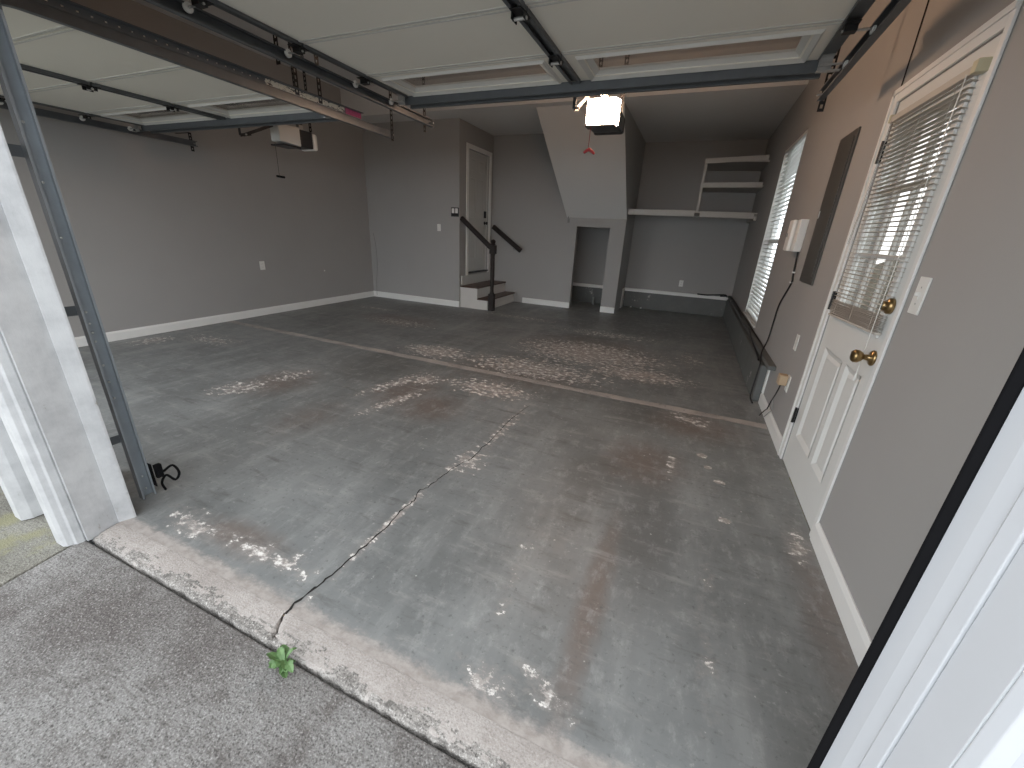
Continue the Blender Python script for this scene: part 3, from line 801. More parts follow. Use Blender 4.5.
# ------------------------------------------------------------------ entry steps and rails
st = empty('entry_steps', (-3.5, 7.1, 0))
ys0, ys1 = 6.535, Y2 - .002
XS1, XS2 = -3.235, -3.445
MB().prism([(XE + .002, 0), (XS1 - .012, 0), (XS1 - .012, .165), (XS2 - .012, .165), (XS2 - .012, .362), (XE + .002, .362)], 'y', ys0, ys0 + .03).build('stringer', 'riser', st)
MB().box(XS1 - .03, XS1 - .012, ys0 + .031, ys1, 0, .165).build('riser', 'riser', st)
MB().box(XS2 - .03, XS2 - .012, ys0 + .031, ys1, .191, .362).build('riser', 'riser', st)
MB().box(XE + .002, XE + .022, ys0 + .031, ys1, .388, .555).build('riser', 'idoor', st)
MB().box(XS2 - .011, XS1 + .012, ys0 - .012, ys1, .166, .190).build('tread', 'tread', st, bevel=.006)
MB().box(XE + .003, XS2 + .012, ys0 - .012, ys1, .363, .387).build('tread', 'tread', st, bevel=.006)
tag(st, 'two brown treaded white steps below the entry door', 'steps')
rl = empty('stair_railing', (-3.2, 6.54, 0))
npx, npy = -3.172, 6.545
nw = MB()
nw.box(npx - .048, npx + .048, npy - .046, npy + .046, 0, .30)
nw.lathe((npx, npy, .30), (0, 0, 1), [(0, .046), (.03, .034), (.08, .031), (.3, .038), (.62, .033), (.66, .036), (.68, .044)], 16)
nw.box(npx - .048, npx + .048, npy - .046, npy + .046, .98, 1.12)
nw.lathe((npx, npy, 1.12), (0, 0, 1), [(0, .03), (.015, .045), (.03, .03), (.045, .04), (.065, .042), (.085, .03), (.095, .004)], 16)
nw.build('newel_post', 'wood', rl)
MB().bar((-3.80, npy, 1.535), (npx - .04, npy, 1.075), .06, .078).build('hand_rail', 'wood', rl, bevel=.012)
tag(rl, 'dark wooden newel post with short sloping rail at the steps', 'railing')
hr = empty('wall_handrail', (-3.42, 7.70, 1.0))
MB().bar((-3.74, 7.685, 1.43), (-3.12, 7.685, 1.005), .055, .085).build('hand_rail', 'wood', hr, bevel=.012)
for t in (.25, .72):
    px, pz = -3.74 + .62 * t, 1.43 - .425 * t
    MB().tube([(px, Y2 - .001, pz - .09), (px, 7.70, pz - .085), (px, 7.686, pz - .036)], .008, 8).build('bracket', 'galv', hr)
tag(hr, 'dark wooden handrail bracketed to the wall above the steps', 'handrail')

# ------------------------------------------------------------------ alcove shelves
YS = 7.77
sh = empty('wall_shelf', (-.2, 8.2, 1.72))
MB().box(XB1 + .002, -.113, YS, YS + .022, 1.726, 1.818).build('front_board', 'shelf', sh, bevel=.003)
MB().box(XB1 + .002, XR - .003, YS + .024, Y3 - .002, 1.785, 1.805).build('shelf_board', 'shelf', sh)
MB().box(-.035, XR - .045, YS, YS + .022, 1.722, 1.808).build('front_board', 'shelf', sh, bevel=.003)
MB().box(XR - .04, XR - .003, YS + .005, Y3 - .002, 1.695, 1.77).build('cleat', 'shelf', sh)
tag(sh, 'long deep shelf with white front boards across the alcove', 'shelf')
ra = empty('shelf_rack', (.35, 8.2, 1.82))
for z, zr in ((2.158, 2.165), (2.50, 2.535)):
    MB().add([(-.10, YS + .002, z), (XR - .03, YS + .002, zr), (XR - .03, YS + .002, zr + .073), (-.10, YS + .002, z + .07),
              (-.10, YS + .024, z), (XR - .03, YS + .024, zr), (XR - .03, YS + .024, zr + .073), (-.10, YS + .024, z + .07)],
             [(0, 1, 2, 3), (7, 6, 5, 4), (0, 4, 5, 1), (1, 5, 6, 2), (2, 6, 7, 3), (3, 7, 4, 0)]).build('front_board', 'shelf', ra)
    MB().box(-.06, XR - .004, YS + .026, Y3 - .002, z + .02, z + .04).build('shelf_board', 'shelf', ra)
MB().box(-.10, -.062, YS + .026, YS + .064, 1.8065, 2.57).build('post', 'shelf', ra, bevel=.003)
MB().box(-.10, -.062, Y3 - .04, Y3 - .002, 1.8065, 2.57).build('post', 'shelf', ra, bevel=.003)
tag(ra, 'two-tier white rack standing on the alcove shelf', 'shelf')

# ------------------------------------------------------------------ wall plates and boxes
def plate(name, loc, face, w, h, label, cat, mat='plastic', kind='outlet', group=None):
    """face '+x','-x','-y': direction the plate looks; loc = centre on wall"""
    x, y, z = loc
    e = empty(name, (x, y, z - h / 2))
    def bx(u0, u1, v0, v1, d0, d1, nm, mt, bev=.0):
        if face == '-x': m_ = MB().box(x - d1, x - d0, y + u0, y + u1, z + v0, z + v1)
        elif face == '+x': m_ = MB().box(x + d0, x + d1, y + u0, y + u1, z + v0, z + v1)
        else: m_ = MB().box(x + u0, x + u1, y - d1, y - d0, z + v0, z + v1)
        return m_.build(nm, mt, e, bevel=bev)
    bx(-w / 2, w / 2, -h / 2, h / 2, .0005, .007, 'cover_plate', mat, .002)
    if kind == 'outlet':
        for s in (-1, 1):
            bx(-.017, .017, s * .021 - .014, s * .021 + .014, .0072, .009, 'receptacle', mat, .002)
            for t in (-.007, .007): bx(t - .0012, t + .0012, s * .021 - .004, s * .021 + .006, .0092, .0096, 'slot', 'dark')
    elif kind == 'switch':
        bx(-.006, .006, -.013, .013, .0072, .010, 'bezel', mat); bx(-.004, .004, -.001, .012, .0102, .02, 'toggle', mat, .001)
        for s in (-1, 1): bx(-.003, .003, s * .03 - .003, s * .03 + .003, .0072, .0082, 'screw', 'galv')
    elif kind == 'rocker2':
        for s in (-1, 1): bx(s * .034 - .026, s * .034 + .026, -.018, .058, .0072, .011, 'rocker', 'plastic', .002)
    elif kind == 'jack':
        bx(-.010, .010, -.012, .008, .0072, .010, 'jack', 'plastic')
    tag(e, label, cat, group)
    return e
plate('wall_outlet', (XL, 4.194, .715), '+x', .078, .122, 'white outlet plate in the middle of the long bare wall', 'outlet')
plate('phone_jack', (XL, 5.312, .574), '+x', .07, .115, 'grey painted jack plate low on the long bare wall', 'wall plate', 'wall', 'jack')
plate('light_switch', (-4.221, Y1, 1.359), '-y', .07, .115, 'single white switch plate below the black double switch', 'switch', 'plastic', 'switch')
plate('light_switch', (-3.895, Y1, 1.62), '-y', .15, .145, 'black double switch plate with two white rockers', 'switch', 'blackmetal', 'rocker2')
plate('light_switch', (XR, 1.993, 1.207), '-x', .075, .135, 'white toggle switch plate beside the half-glass door', 'switch', 'plastic', 'switch')
plate('wall_outlet', (-.126, Y3, .558), '-y', .075, .12, 'white outlet above the alcove ledge', 'outlet')
plate('blank_plate', (XR, 3.425, .706), '-x', .07, .115, 'blank white plate low between side door and curb', 'wall plate', 'plastic', 'blank')
plate('wall_outlet', (XR, 3.325, .42), '-x', .075, .118, 'white outlet plate behind the tan power adapter', 'outlet')
pa = empty('power_adapter', (.755, 3.35, .41))
MB().box(.735, .7895, 3.315, 3.385, .40, .475).build('body', 'beige', pa, bevel=.005)
pts = [(.765, 3.36, .40), (.768, 3.40, .33), (.772, 3.47, .25), (.775, 3.44, .16), (.776, 3.52, .10), (.770, 3.60, .03), (.755, 3.66, .006)]
MB().tube(pts, .003, 6).build('cord', 'greycable', pa)
MB().tube([(.762, 3.35, .40), (.765, 3.42, .30), (.770, 3.52, .20), (.768, 3.56, .12), (.765, 3.63, .07), (.752, 3.68, .007)], .0045, 6).build('cord', 'cable', pa)
tag(pa, 'tan plug-in power adapter with hanging cords', 'adapter')
# breaker panel
bp = empty('breaker_panel', (XR, 3.65, 1.10))
MB().box(XR - .012, XR - .0005, 3.462, 3.842, 1.105, 2.06).build('trim_plate', 'panel', bp, bevel=.003)
MB().box(XR - .018, XR - .0122, 3.492, 3.812, 1.145, 2.02).build('panel_door', 'panel', bp, bevel=.002)
MB().box(XR - .023, XR - .0182, 3.775, 3.80, 1.55, 1.60).build('latch', 'galv', bp, bevel=.002)
tag(bp, 'tall dark grey breaker panel between side door and white box', 'electrical panel')
# white utility box
ub = empty('utility_box', (XR - .04, 4.27, 1.31))
MB().box(.745, XR - .0005, 4.13, 4.40, 1.312, 1.562).build('body', 'plastic', ub, bevel=.006)
MB().box(.712, .7445, 4.235, 4.40, 1.312, 1.562).build('cover', 'plastic', ub, bevel=.012)
MB().box(.700, .7115, 4.33, 4.37, 1.425, 1.455).build('latch', 'greycable', ub, bevel=.003)
tag(ub, 'white plastic wall box with a cable hanging below', 'utility box')

def smooth_path(pts, sub=6):
    P = [Vector(p) for p in pts]; out = []
    for i in range(len(P) - 1):
        p0 = P[max(i - 1, 0)]; p1 = P[i]; p2 = P[i + 1]; p3 = P[min(i + 2, len(P) - 1)]
        for k in range(sub):
            t = k / sub
            out.append(.5 * ((2 * p1) + (-p0 + p2) * t + (2 * p0 - 5 * p1 + 4 * p2 - p3) * t * t + (-p0 + 3 * p1 - 3 * p2 + p3) * t ** 3))
    out.append(P[-1]); return out
def cable(name, pts, r, mat, label, cat='cable'):
    o = MB().tube(smooth_path(pts), r, 6).build(name, mat, smooth=True)
    return tag(o, label, cat)
vc = empty('wall_cable', (.79, 4.2, 0))
MB().tube(smooth_path([(.785, 4.145, 1.311), (.79, 4.11, 1.126), (.791, 4.10, 1.06), (.792, 4.33, .86), (.792, 4.37, .70), (.785, 4.36, .52), (.735, 4.20, .43), (.722, 4.055, .36), (.715, 4.035, .20), (.712, 4.03, .05), (.73, 3.96, .009)]), .007, 6).build('cord', 'cable', vc, smooth=True)
for y, z in ((4.112, 1.15), (4.10, 1.07)):
    MB().box(.778, .799, y - .012, y + .012, z - .006, z + .006).build('cable_clip', 'plastic', vc, bevel=.002)
tag(vc, 'black cable running from the white box down to the floor', 'cable')
cable('coax_cable', [(.70, 8.60, .40), (.755, 8.3, .423), (.765, 7.3, .424), (.752, 6.6, .421), (.738, 6.0, .40), (.75, 5.4, .422), (.732, 4.9, .405), (.735, 4.55, .37), (.727, 4.2, .352)], .008, 'cable', 'black cable lying along the curb board under the window')
cable('coax_cable', [(.782, 7.4, .420), (.785, 6.4, .420), (.787, 5.9, .420), (.784, 5.2, .420), (.786, 4.7, .420), (.782, 4.45, .420)], .006, 'cable', 'second thinner black cable looping over the curb')
cable('coax_cable', [(.20, 8.675, .395), (.36, 8.67, .393), (.52, 8.672, .41), (.66, 8.67, .425), (.70, 8.66, .41), (.60, 8.665, .397)], .014, 'cable', 'coiled black cable end resting on the white alcove ledge')
cable('phone_wire', [(-5.70, Y1 - .005, 1.20), (-5.66, Y1 - .012, 1.0), (-5.64, Y1 - .02, .72), (-5.655, Y1 - .022, .5), (-5.69, Y1 - .019, .3), (-5.70, Y1 - .019, .11), (-5.70, Y1 - .019, .03)], .0035, 'greycable', 'thin grey wire hanging in the corner of the long wall')
cable('door_wire', [(XR - .004, 2.96, 2.118), (XR - .004, 2.972, 2.5), (XR - .004, 2.985, 3.0), (XR - .004, 2.99, 3.395)], .003, 'wood', 'thin dark wire climbing the wall above the side door')
hk = MB().tube([(-2.225, Y2 - .001, 1.60), (-2.225, Y2 - .03, 1.59), (-2.225, Y2 - .045, 1.61), (-2.225, Y2 - .045, 1.66)], .006, 6).box(-2.245, -2.205, Y2 - .008, Y2 - .0005, 1.555, 1.625).build('wall_hook', 'greycable')
tag(hk, 'small grey hook beside the lower edge of the sloping soffit', 'hook')
pp = MB().lathe((-1.76, 8.55, 0.0), (0, 0, 1), [(0, .03), (.02, .03), (.021, .02), (.12, .02), (.121, .027), (.15, .027), (.155, .01)], 14).build('pipe_stub', 'greycable')
tag(pp, 'short capped pipe stub standing inside the closet', 'pipe')
for (x, y, z, lb) in ((-1.0, 8.66, 0, 'tiny white lump on the floor near the alcove corner trim'), (-.80, 8.655, 0, 'tiny white lump on the floor between corner trim and alcove outlet')):
    tag(MB().lathe((x, y, z), (0, 0, 1), [(0, .016), (.012, .019), (.022, .014), (.027, .004)], 10).build('paint_chip', 'plastic'), lb, 'debris', 'white lumps by the alcove curb')

# ------------------------------------------------------------------ overhead garage doors
def garage_door(name, xa, xb, z, ytop, label):
    xc = (xa + xb) / 2; pitch = .52; th = .042
    e = empty(name, (xc, ytop - 1.0, z))
    for k in range(4):
        y1 = ytop - k * pitch; y0 = y1 - pitch + .004
        m_ = MB()
        if k == 0:
            wy0, wy1 = y0 + .10, y1 - .135
            wins = [(xa + .155, xc - .135), (xc + .135, xb - .155)]
            m_.box(xa, xb, y0, wy0, z, z + th); m_.box(xa, xb, wy1, y1, z, z + th)
            xs_ = [xa, wins[0][0], wins[0][1], wins[1][0], wins[1][1], xb]
            for q in (0, 2, 4): m_.box(xs_[q], xs_[q + 1], wy0, wy1, z, z + th)
        else:
            m_.box(xa, xb, y0, y1, z, z + th)
        m_.build('section_panel', 'gdoor', e)
        # folded edge lips at seams
        if k:
            MB().box(xa + .05, xb - .05, y1 - .024, y1 - .008, z - .004, z - .0003).build('seam_lip', 'gframe', e)
        if k < 3:
            MB().box(xa + .05, xb - .05, y0 + .006, y0 + .018, z - .003, z - .0003).build('seam_lip', 'gframe', e)
    y1 = ytop; y0 = ytop - pitch
    for (a, b) in wins:
        f = MB(); o = .045; i_ = .028
        A = [(a - o, wy0 - o), (b + o, wy0 - o), (b + o, wy1 + o), (a - o, wy1 + o)]
        B = [(a - o + .012, wy0 - o + .012), (b + o - .012, wy0 - o + .012), (b + o - .012, wy1 + o - .012), (a - o + .012, wy1 + o - .012)]
        D = [(a + i_, wy0 + i_), (b - i_, wy0 + i_), (b - i_, wy1 - i_), (a + i_, wy1 - i_)]
        vs_ = [(x, y, z - .0004) for x, y in A] + [(x, y, z - .014) for x, y in B] + [(x, y, z + .022) for x, y in D] + [(x, y, z + .034) for x, y in D]
        vs_ += [(x, y, z + .034) for x, y in [(a + .001, wy0 + .001), (b - .001, wy0 + .001), (b - .001, wy1 - .001), (a + .001, wy1 - .001)]]
        fs = []
        for q in range(4):
            for k in range(4):
                k2 = (k + 1) % 4; fs.append((q * 4 + k, q * 4 + k2, q * 4 + 4 + k2, q * 4 + 4 + k))
        w = f.add(vs_, fs).build('window_frame', 'gframe', e)
        MB().box(a + i_ - .004, b - i_ + .004, wy0 + i_ - .004, wy1 - i_ + .004, z + .0345, z + .038).build('pane', 'fglass', w)
        for qx in (.12, .5, .88):
            for yy in (wy0 - .028, wy1 + .028):
                MB().lathe((a + (b - a) * qx, yy, z - .012), (0, 0, -1), [(0, .005), (.003, .004), (.004, .001)], 8).build('screw', 'galv', w)
    # stiffening strut at the inner edge
    s_ = MB()
    s_.box(xa + .02, xb - .02, ytop - .012, ytop - .009, z - .060, z - .001); s_.box(xa + .02, xb - .02, ytop - .085, ytop - .012, z - .004, z - .001)
    s_.box(xa + .02, xb - .02, ytop - .088, ytop - .085, z - .060, z - .001)
    s_.box(xa + .02, xb - .02, ytop - .10, ytop - .088, z - .060, z - .056); s_.box(xa + .02, xb - .02, ytop - .009, ytop + .012, z - .060, z - .056)
    s_.build('strut', 'steel2', e)
    # centre and end stiles per section
    for k in range(4):
        y1 = ytop - k * pitch - (.105 if k == 0 else .004); y0 = ytop - (k + 1) * pitch + .006
        m_ = MB(); m_.box(xc - .033, xc + .033, y0, y1, z - .004, z - .0006); m_.box(xc - .033, xc - .030, y0, y1, z - .022, z - .004); m_.box(xc + .030, xc + .033, y0, y1, z - .022, z - .004)
        m_.box(xc - .030, xc - .014, y0, y1, z - .022, z - .019); m_.box(xc + .014, xc + .030, y0, y1, z - .022, z - .019)
        m_.build('center_stile', 'steel', e)
        for xx0, xx1 in ((xa, xa + .062), (xb - .062, xb)):
            m_ = MB().box(xx0, xx1, y0, ytop - k * pitch - .002 if k else ytop - .1, z - .005, z - .0006)
            inner = xx1 if xx0 == xa else xx0
            m_.box(inner - .002, inner + .002, y0, y1, z - .018, z - .005)
            m_.build('end_stile', 'steel', e)
    # hinges and rollers
    for k in range(1, 4):
        y = ytop - k * pitch + .002
        h = MB().box(xc - .028, xc + .028, y - .055, y + .055, z - .027, z - .0235); h.box(xc - .03, xc - .026, y - .03, y + .03, z - .05, z - .027); h.box(xc + .026, xc + .03, y - .03, y + .03, z - .05, z - .027)
        h.build('hinge', 'blackmetal', e)
        MB().tube([(xc - .034, y, z - .042), (xc + .034, y, z - .042)], .008, 10).build('hinge_pin', 'galv', e)
        for xe, sgn in ((xa + .03, -1), (xb - .03, 1)):
            h = MB().box(xe - .026, xe + .026, y - .05, y + .05, z - .022, z - .019); h.box(xe - .024, xe + .024, y - .02, y + .02, z - .045, z - .022)
            h.build('hinge', 'blackmetal', e)
            r = MB().tube([(xe - sgn * .03, y, z - .038), (xe + sgn * .085, y, z - .038)], .0055, 8)
            r.build('roller_stem', 'galv', e)
            MB().lathe((xe + sgn * .078, y, z - .038), (sgn, 0, 0), [(0, .012), (.001, .021), (.012, .021), (.013, .012)], 14).build('roller', 'plastic', e)
    for xe, sgn in ((xa + .03, -1), (xb - .03, 1)):
        h = MB().box(xe - .03, xe + .03, ytop - .17, ytop - .102, z - .010, z - .0055); h.box(xe - .03, xe + .03, ytop - .135, ytop - .13, z - .07, z - .010); h.box(xe - .035, xe + .04 * sgn + .03, ytop - .165, ytop - .13, z - .074, z - .07)
        h.build('top_bracket', 'galv', e)
        MB().tube([(xe - sgn * .03, ytop - .15, z - .045), (xe + sgn * .085, ytop - .15, z - .045)], .0055, 8).build('roller_stem', 'galv', e)
        MB().lathe((xe + sgn * .078, ytop - .15, z - .045), (sgn, 0, 0), [(0, .012), (.001, .021), (.012, .021), (.013, .012)], 14).build('roller', 'plastic', e)
    # bottom bar with rubber
    MB().box(xa, xb, ytop - 4 * pitch - .004, ytop - 4 * pitch + .003, z - .002, z + th).build('bottom_seal', 'black', e)
    return tag(e, label, 'garage door', 'overhead garage doors')
gdR = garage_door('garage_door', -2.262, .474, 2.280, 3.085, 'raised cream garage door beside the half-glass side door')
gdL = garage_door('garage_door', -5.45, -2.80, 2.198, 2.955, 'raised cream garage door beside the long bare wall')

def track(name, x, sgn, zt, yend, label, hang=(), punched=None, flat=False, htop=None):
    """x: web plane; sgn: +1 the channel opens towards +x (door on that side)"""
    e = empty(name, (x, .85, 0))
    w, t, dp = .056, .0025, .034
    prof = [(0, -w / 2), (0, w / 2), (sgn * dp, w / 2), (sgn * dp, w / 2 - .008), (sgn * (dp - t), w / 2 - .008), (sgn * (dp - t), w / 2 - t), (sgn * t, w / 2 - t),
            (sgn * t, -w / 2 + t), (sgn * (dp - t), -w / 2 + t), (sgn * (dp - t), -w / 2 + .008), (sgn * dp, -w / 2 + .008), (sgn * dp, -w / 2)]
    prof = [(x + a, b) for a, b in prof]
    R_ = .25; yv = .862
    MB().sweep_yz([(yv, .012), (yv, 1.0), (yv, zt - R_)], prof).build('vertical_track', 'tracksteel', e)
    path = [(yv + R_ - R_ * math.cos(a), zt - R_ + R_ * math.sin(a)) for a in [math.pi / 2 * i / 14 for i in range(15)]]
    path += [(yv + R_ + .2, zt), (yend, zt - .02)]
    MB().sweep_yz([(path[0][0], path[0][1] + .001)] + path[1:], prof).build('horizontal_track', 'steel', e)
    # jamb angle with holes behind the vertical track
    m_ = MB()
    xa_ = x - sgn * .0035
    m_.box(xa_ - sgn * .046, xa_, .760, .7635, .012, zt - R_ - .04)
    m_.build('jamb_angle', 'steel2', e)
    for z in [.05, .12] + [.55 + .08 * i for i in range(3)] + [.82, .86, .90, .95] + [1.25 + .2 * i for i in range(3)]:
        MB().lathe((x + sgn * .0026, yv + (.006 if z < .2 else -.002), z), (sgn, 0, 0), [(0, .0052), (.002, .0045), (.003, .001)], 8).build('bolt', 'galv', e)
    for z in (.35, .96, 1.55):
        MB().box(x - sgn * .003, x - sgn * .0005, .764, yv + .02, z - .02, z + .02).box(x - sgn * .04, x - sgn * .003, .764, .767, z - .02, z + .02).build('bracket', 'steel2', e)
    # end stop and hangers
    MB().tube([(x - sgn * .01, yend - .02, zt - .02), (x + sgn * .045, yend - .02, zt - .02)], .006, 8).build('end_stop', 'galv', e)
    for y, zlow in hang:
        m_ = MB(); ladder(m_, 'zx' if flat else 'z', x - (.017 if flat else sgn * .006), y + (.024 if flat else 0), zlow, (htop or ZC - .001) - zlow, .034, .038, .0028); m_.build('hanger_strap', 'blackmetal', e)
        if htop: MB().box(min(x, XL + .0005), max(x, XL + .0005), y + .005, y + .03, htop - .004, htop).build('wall_arm', 'blackmetal', e)
    if punched:
        m_ = MB(); ladder(m_, 'y', x - sgn * .0035, punched[0], zt + .016, punched[1] - punched[0], .036, .05, .003)
        m_.box(x - sgn * .0035, x - sgn * .04, punched[0], punched[1], zt + .0525, zt + .0555)
        m_.build('punched_angle', 'steel2', e)
    return tag(e, label, 'door track', 'garage door tracks')
track('door_track', .548, -1, 2.232, 3.38, 'steel door track running along the half-glass door wall', hang=((3.36, 2.13),), flat=True)
track('door_track', -2.345, 1, 2.232, 3.50, 'steel door track rising from the floor by the white post', hang=((3.40, 2.13),))
tl = track('door_track', -2.725, -1, 2.150, 3.47, 'steel door track with punched angle beside the white post track', hang=((3.42, 2.08), (2.42, 2.17), (2.62, 2.17)), punched=(1.15, 3.05, 1))
track('door_track', -5.535, 1, 2.150, 3.44, 'steel door track along the long bare wall', hang=((3.38, 2.05),), htop=2.24)
o = MB().box(-2.7183, -2.7172, 2.88, 3.05, 2.164, 2.203).build('overlay', 'pink', tl); o['label'] = 'pink paper sticker'
o = MB().box(-2.7183, -2.7176, 2.20, 2.87, 2.168, 2.201).build('overlay', 'label', tl); o['label'] = 'cream strip painted as lamplit punched metal'
cross = MB(); ladder(cross, 'zx', -2.60, 2.20, 2.26, ZC - 2.262, .034, .038, .0028)
tag(cross.build('hanger_strap', 'blackmetal'), 'perforated steel strap hanging between the two garage doors', 'strap')

# ------------------------------------------------------------------ door openers
def opener(name, xc, yf, zb, lens_mat, zr, ytop, zdoor, label, depth=.30, lw=.27, lh=.175, lensd=.11):
    e = empty(name, (xc, yf + .15, zb))
    # lens housing with tapered front
    a = lw / 2; x0, x1 = xc - a, xc + a
    t = .018 if lens_mat == 'lens' else .04
    vs_ = [(x0 + t, yf, zb + .01), (x1 - t, yf, zb + .01), (x1 - t, yf, zb + lh - .005), (x0 + t, yf, zb + lh - .005),
           (x0, yf + lensd, zb - .012), (x1, yf + lensd, zb - .012), (x1, yf + lensd, zb + lh + .005), (x0, yf + lensd, zb + lh + .005)]
    MB().add(vs_, [(0, 1, 2, 3), (7, 6, 5, 4), (0, 4, 5, 1), (1, 5, 6, 2), (2, 6, 7, 3), (3, 7, 4, 0)]).build('lens', lens_mat, e, bevel=.012, segs=3)
    MB().box(x0 + .012, x1 - .012, yf + .012, yf + lensd, zb - .026, zb - .0135).build('bottom_tray', 'body', e, bevel=.003)
    MB().box(x0 + .004, x1 - .004, yf + lensd + .001, yf + lensd + depth - .06, zb - .006, zb + lh - (.055 if lens_mat == 'lens' else .01)).build('housing', 'body', e, bevel=.012)
    MB().box(x0, x1, yf + lensd + depth - .059, yf + lensd + depth, zb - .014, zb + lh - (.058 if lens_mat == 'lens' else .02)).build('end_cap', 'body' if lens_mat == 'lens' else 'plastic', e, bevel=.02)
    # rail from the front header to the head
    r = MB(); r.box(xc - .016, xc + .016, .76, yf + lensd + .12, zr + .028, zr + .031); r.box(xc - .016, xc - .013, .76, yf + lensd + .12, zr, zr + .028); r.box(xc + .013, xc + .016, .76, yf + lensd + .12, zr, zr + .028)
    r.build('rail', 'galv' if lens_mat == 'lens' else 'steel', e)
    MB().box(xc - .02, xc + .02, yf + lensd + .07, yf + lensd + .12, zb + lh - (.054 if lens_mat == 'lens' else .009), zr - .0005).build('rail_mount', 'galv', e) if zr > zb + lh else None
    MB().lathe((xc, .80, zr + .014), (0, 1, 0), [(0, .01), (.002, .03), (.02, .03), (.022, .01)], 12).build('idler_pulley', 'steel', e)
    # trolley, arm and release
    yt = yf - (.24 if lens_mat == 'lens' else -.10)
    xk = xc - (0 if lens_mat == 'lens' else .128)
    MB().box(xc - .03, xc + .03, yt - .07, yt + .07, zr - .03, zr - .001).build('trolley', 'galv', e, bevel=.006)
    zl = zdoor - .115
    arm = MB().bar((xc - .02, ytop + .02, zdoor - .005), (xc - .02, ytop + .02, zl), .008, .022, (1, 0, 0)); arm.bar((xc - .02, ytop + .02, zl), (xc - .02, ytop + .13, zl + .03), .006, .026)
    arm.box(xc - .04, xc, ytop + .0135, ytop + .026, zdoor - .05, zdoor + .02)
    arm.build('door_arm', 'blackmetal', e)
    MB().bar((xc - .012, ytop + .05, zl + .006), (xc - .005, yt, zr - .02), .005, .026).build('arm_link', 'galv' if lens_mat == 'lens' else 'blackmetal', e)
    MB().lathe((xc - .045, ytop + .07, zl + .014), (1, 0, 0), [(0, .008), (.045, .008)], 8).build('bolt', 'galv', e)
    MB().tube([(xc - .03, yt, zr - .02), (xk, yt, zr - .03), (xk - .008, yt, zr - .2), (xk - .012, yt, 1.99 if lens_mat == 'lens' else 1.80)], .0022, 6).build('release_cord', 'red' if lens_mat == 'lens' else 'cable', e)
    zh = 1.955 if lens_mat == 'lens' else 1.765
    h = MB().tube([(xk - .05, yt, zh + .03), (xk + .05, yt + .01, zh + .018)], .011, 8) if lens_mat != 'lens' else MB().tube([(xk - .045, yt - .004, zh + .012), (xk - .02, yt, zh + .03), (xk, yt, zh + .035), (xk + .02, yt, zh + .022), (xk + .04, yt + .004, zh + .004)], [.009, .013, .014, .012, .008], 10)
    h.build('release_handle', 'red' if lens_mat == 'lens' else 'black', e)
    # hangers to the ceiling
    for xx in (xc - a + .01, xc + a - .044):
        m_ = MB(); ladder(m_, 'zx', xx, yf + lensd + .16, zb + lh - (.054 if lens_mat == 'lens' else .009), ZC - zb - lh + (.053 if lens_mat == 'lens' else .008), .034, .038, .003); m_.build('hanger_strap', 'blackmetal', e)
    tag(e, label, 'door opener', 'garage door openers')
    return e
opR = opener('door_opener', -.905, 3.80, 2.228, 'lens', 2.418, 3.085, 2.272, 'glowing garage door opener with red release handle')
opL = opener('door_opener', -4.09, 3.33, 2.092, 'lens2', 2.305, 2.955, 2.198, 'dim white and black garage door opener near the long wall', depth=.22, lensd=.22, lw=.21, lh=.165)

# thin release string next to the red handle
# ------------------------------------------------------------------ safety sensor at the foot of the track
ss = empty('safety_sensor', (-2.29, .91, 0))
MB().box(-2.310, -2.285, .905, .935, .10, .175).build('body', 'black', ss, bevel=.005)
MB().lathe((-2.285, .92, .14), (1, 0, 0), [(0, .012), (.01, .012), (.012, .003)], 10).build('eye', 'black', ss)
MB().box(-2.3425, -2.310, .90, .903, .05, .18).build('bracket', 'black', ss)
MB().tube(smooth_path([(-2.30, .937, .12), (-2.27, .97, .15), (-2.26, .985, .10), (-2.28, .97, .06), (-2.31, .95, .09), (-2.325, .93, .05), (-2.32, .935, .006)]), .006, 6).build('wire', 'black', ss)
tag(ss, 'small black safety sensor with wire at the track foot', 'sensor')

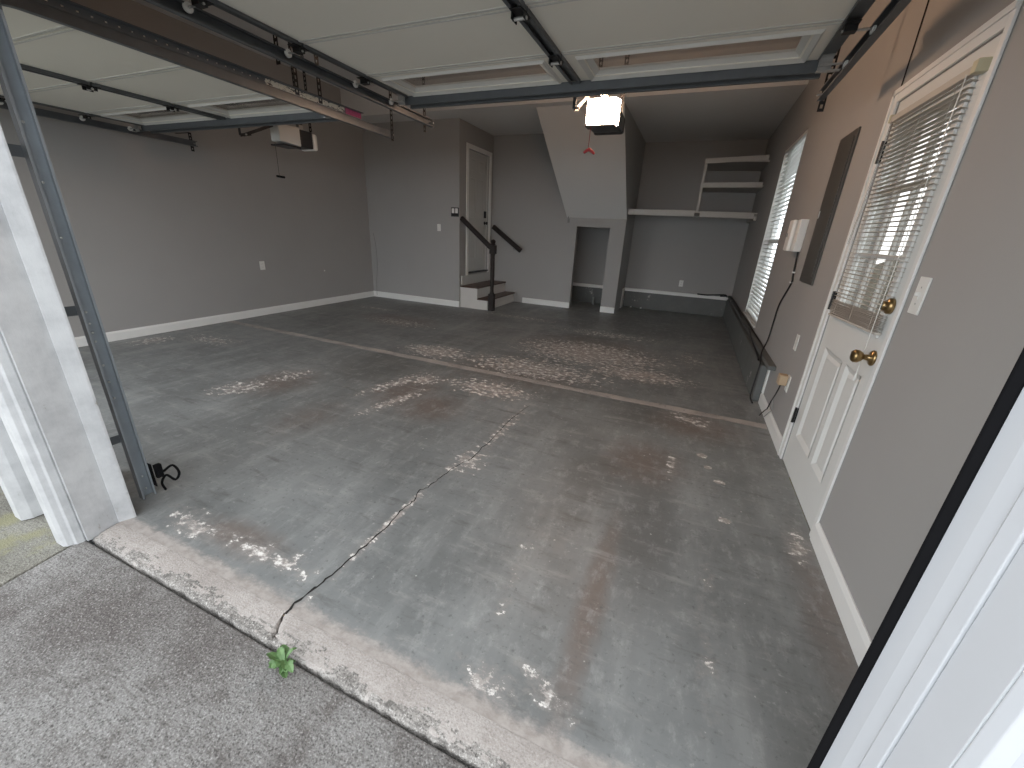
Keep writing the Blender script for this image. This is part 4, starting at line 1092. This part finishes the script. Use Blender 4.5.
# ------------------------------------------------------------------ weed in the drive joint
wd = empty('weed', (-1.0, .572, ZD))
def leaf(name, p, ang, L, W, lift, twist, par):
    n = 7; vs_ = []; fs = []
    d = Vector((math.cos(ang), math.sin(ang), 0)); sdv = Vector((-d.y, d.x, 0))
    for i in range(n):
        t = i / (n - 1); w = W * math.sin(math.pi * min(1, t * .92 + .06)) ** .8 * (1 + .25 * (i % 2))
        c = Vector(p) + d * (L * t) + Vector((0, 0, lift * math.sin(t * 2.4) * L))
        tw = Vector((0, 0, twist * w))
        vs_ += [c + sdv * w + tw, c - Vector((0, 0, w * .25)), c - sdv * w - tw]
        vs_ += [c + sdv * w + tw - Vector((0, 0, .0007)), c - Vector((0, 0, w * .25 + .0009)), c - sdv * w - tw - Vector((0, 0, .0007))]
    for i in range(n - 1):
        q = i * 6; r = q + 6
        fs += [(q, q + 1, r + 1, r), (q + 1, q + 2, r + 2, r + 1), (q + 3, r + 3, r + 4, q + 4), (q + 4, r + 4, r + 5, q + 5), (q, r, r + 3, q + 3), (q + 2, q + 5, r + 5, r + 2)]
    fs += [(0, 3, 4, 1), (1, 4, 5, 2), (6 * n - 6, 6 * n - 5, 6 * n - 2, 6 * n - 3), (6 * n - 5, 6 * n - 4, 6 * n - 1, 6 * n - 2)]
    return MB().add(vs_, fs).build(name, 'leaf', par)
rnd = random.Random(4)
base = Vector((-.978, .590, ZD + .002))
MB().tube([base, base + Vector((-.004, -.008, .02)), base + Vector((-.012, -.022, .032))], [.0022, .0018, .0015], 6).build('stem', 'leaf', wd)
c0 = base + Vector((-.012, -.022, .030))
for k in range(13):
    a = -2.0 + rnd.uniform(-1.7, 1.9)
    leaf('leaf', c0 + Vector((rnd.uniform(-.008, .008), rnd.uniform(-.012, .006), rnd.uniform(-.012, .008))), a, rnd.uniform(.036, .064), rnd.uniform(.008, .0135), rnd.uniform(-.25, .45), rnd.uniform(-.5, .5), wd)
leaf('leaf', c0, 1.2, .04, .005, .6, .2, wd)
tag(wd, 'small green weed sprouting from the driveway joint', 'weed')
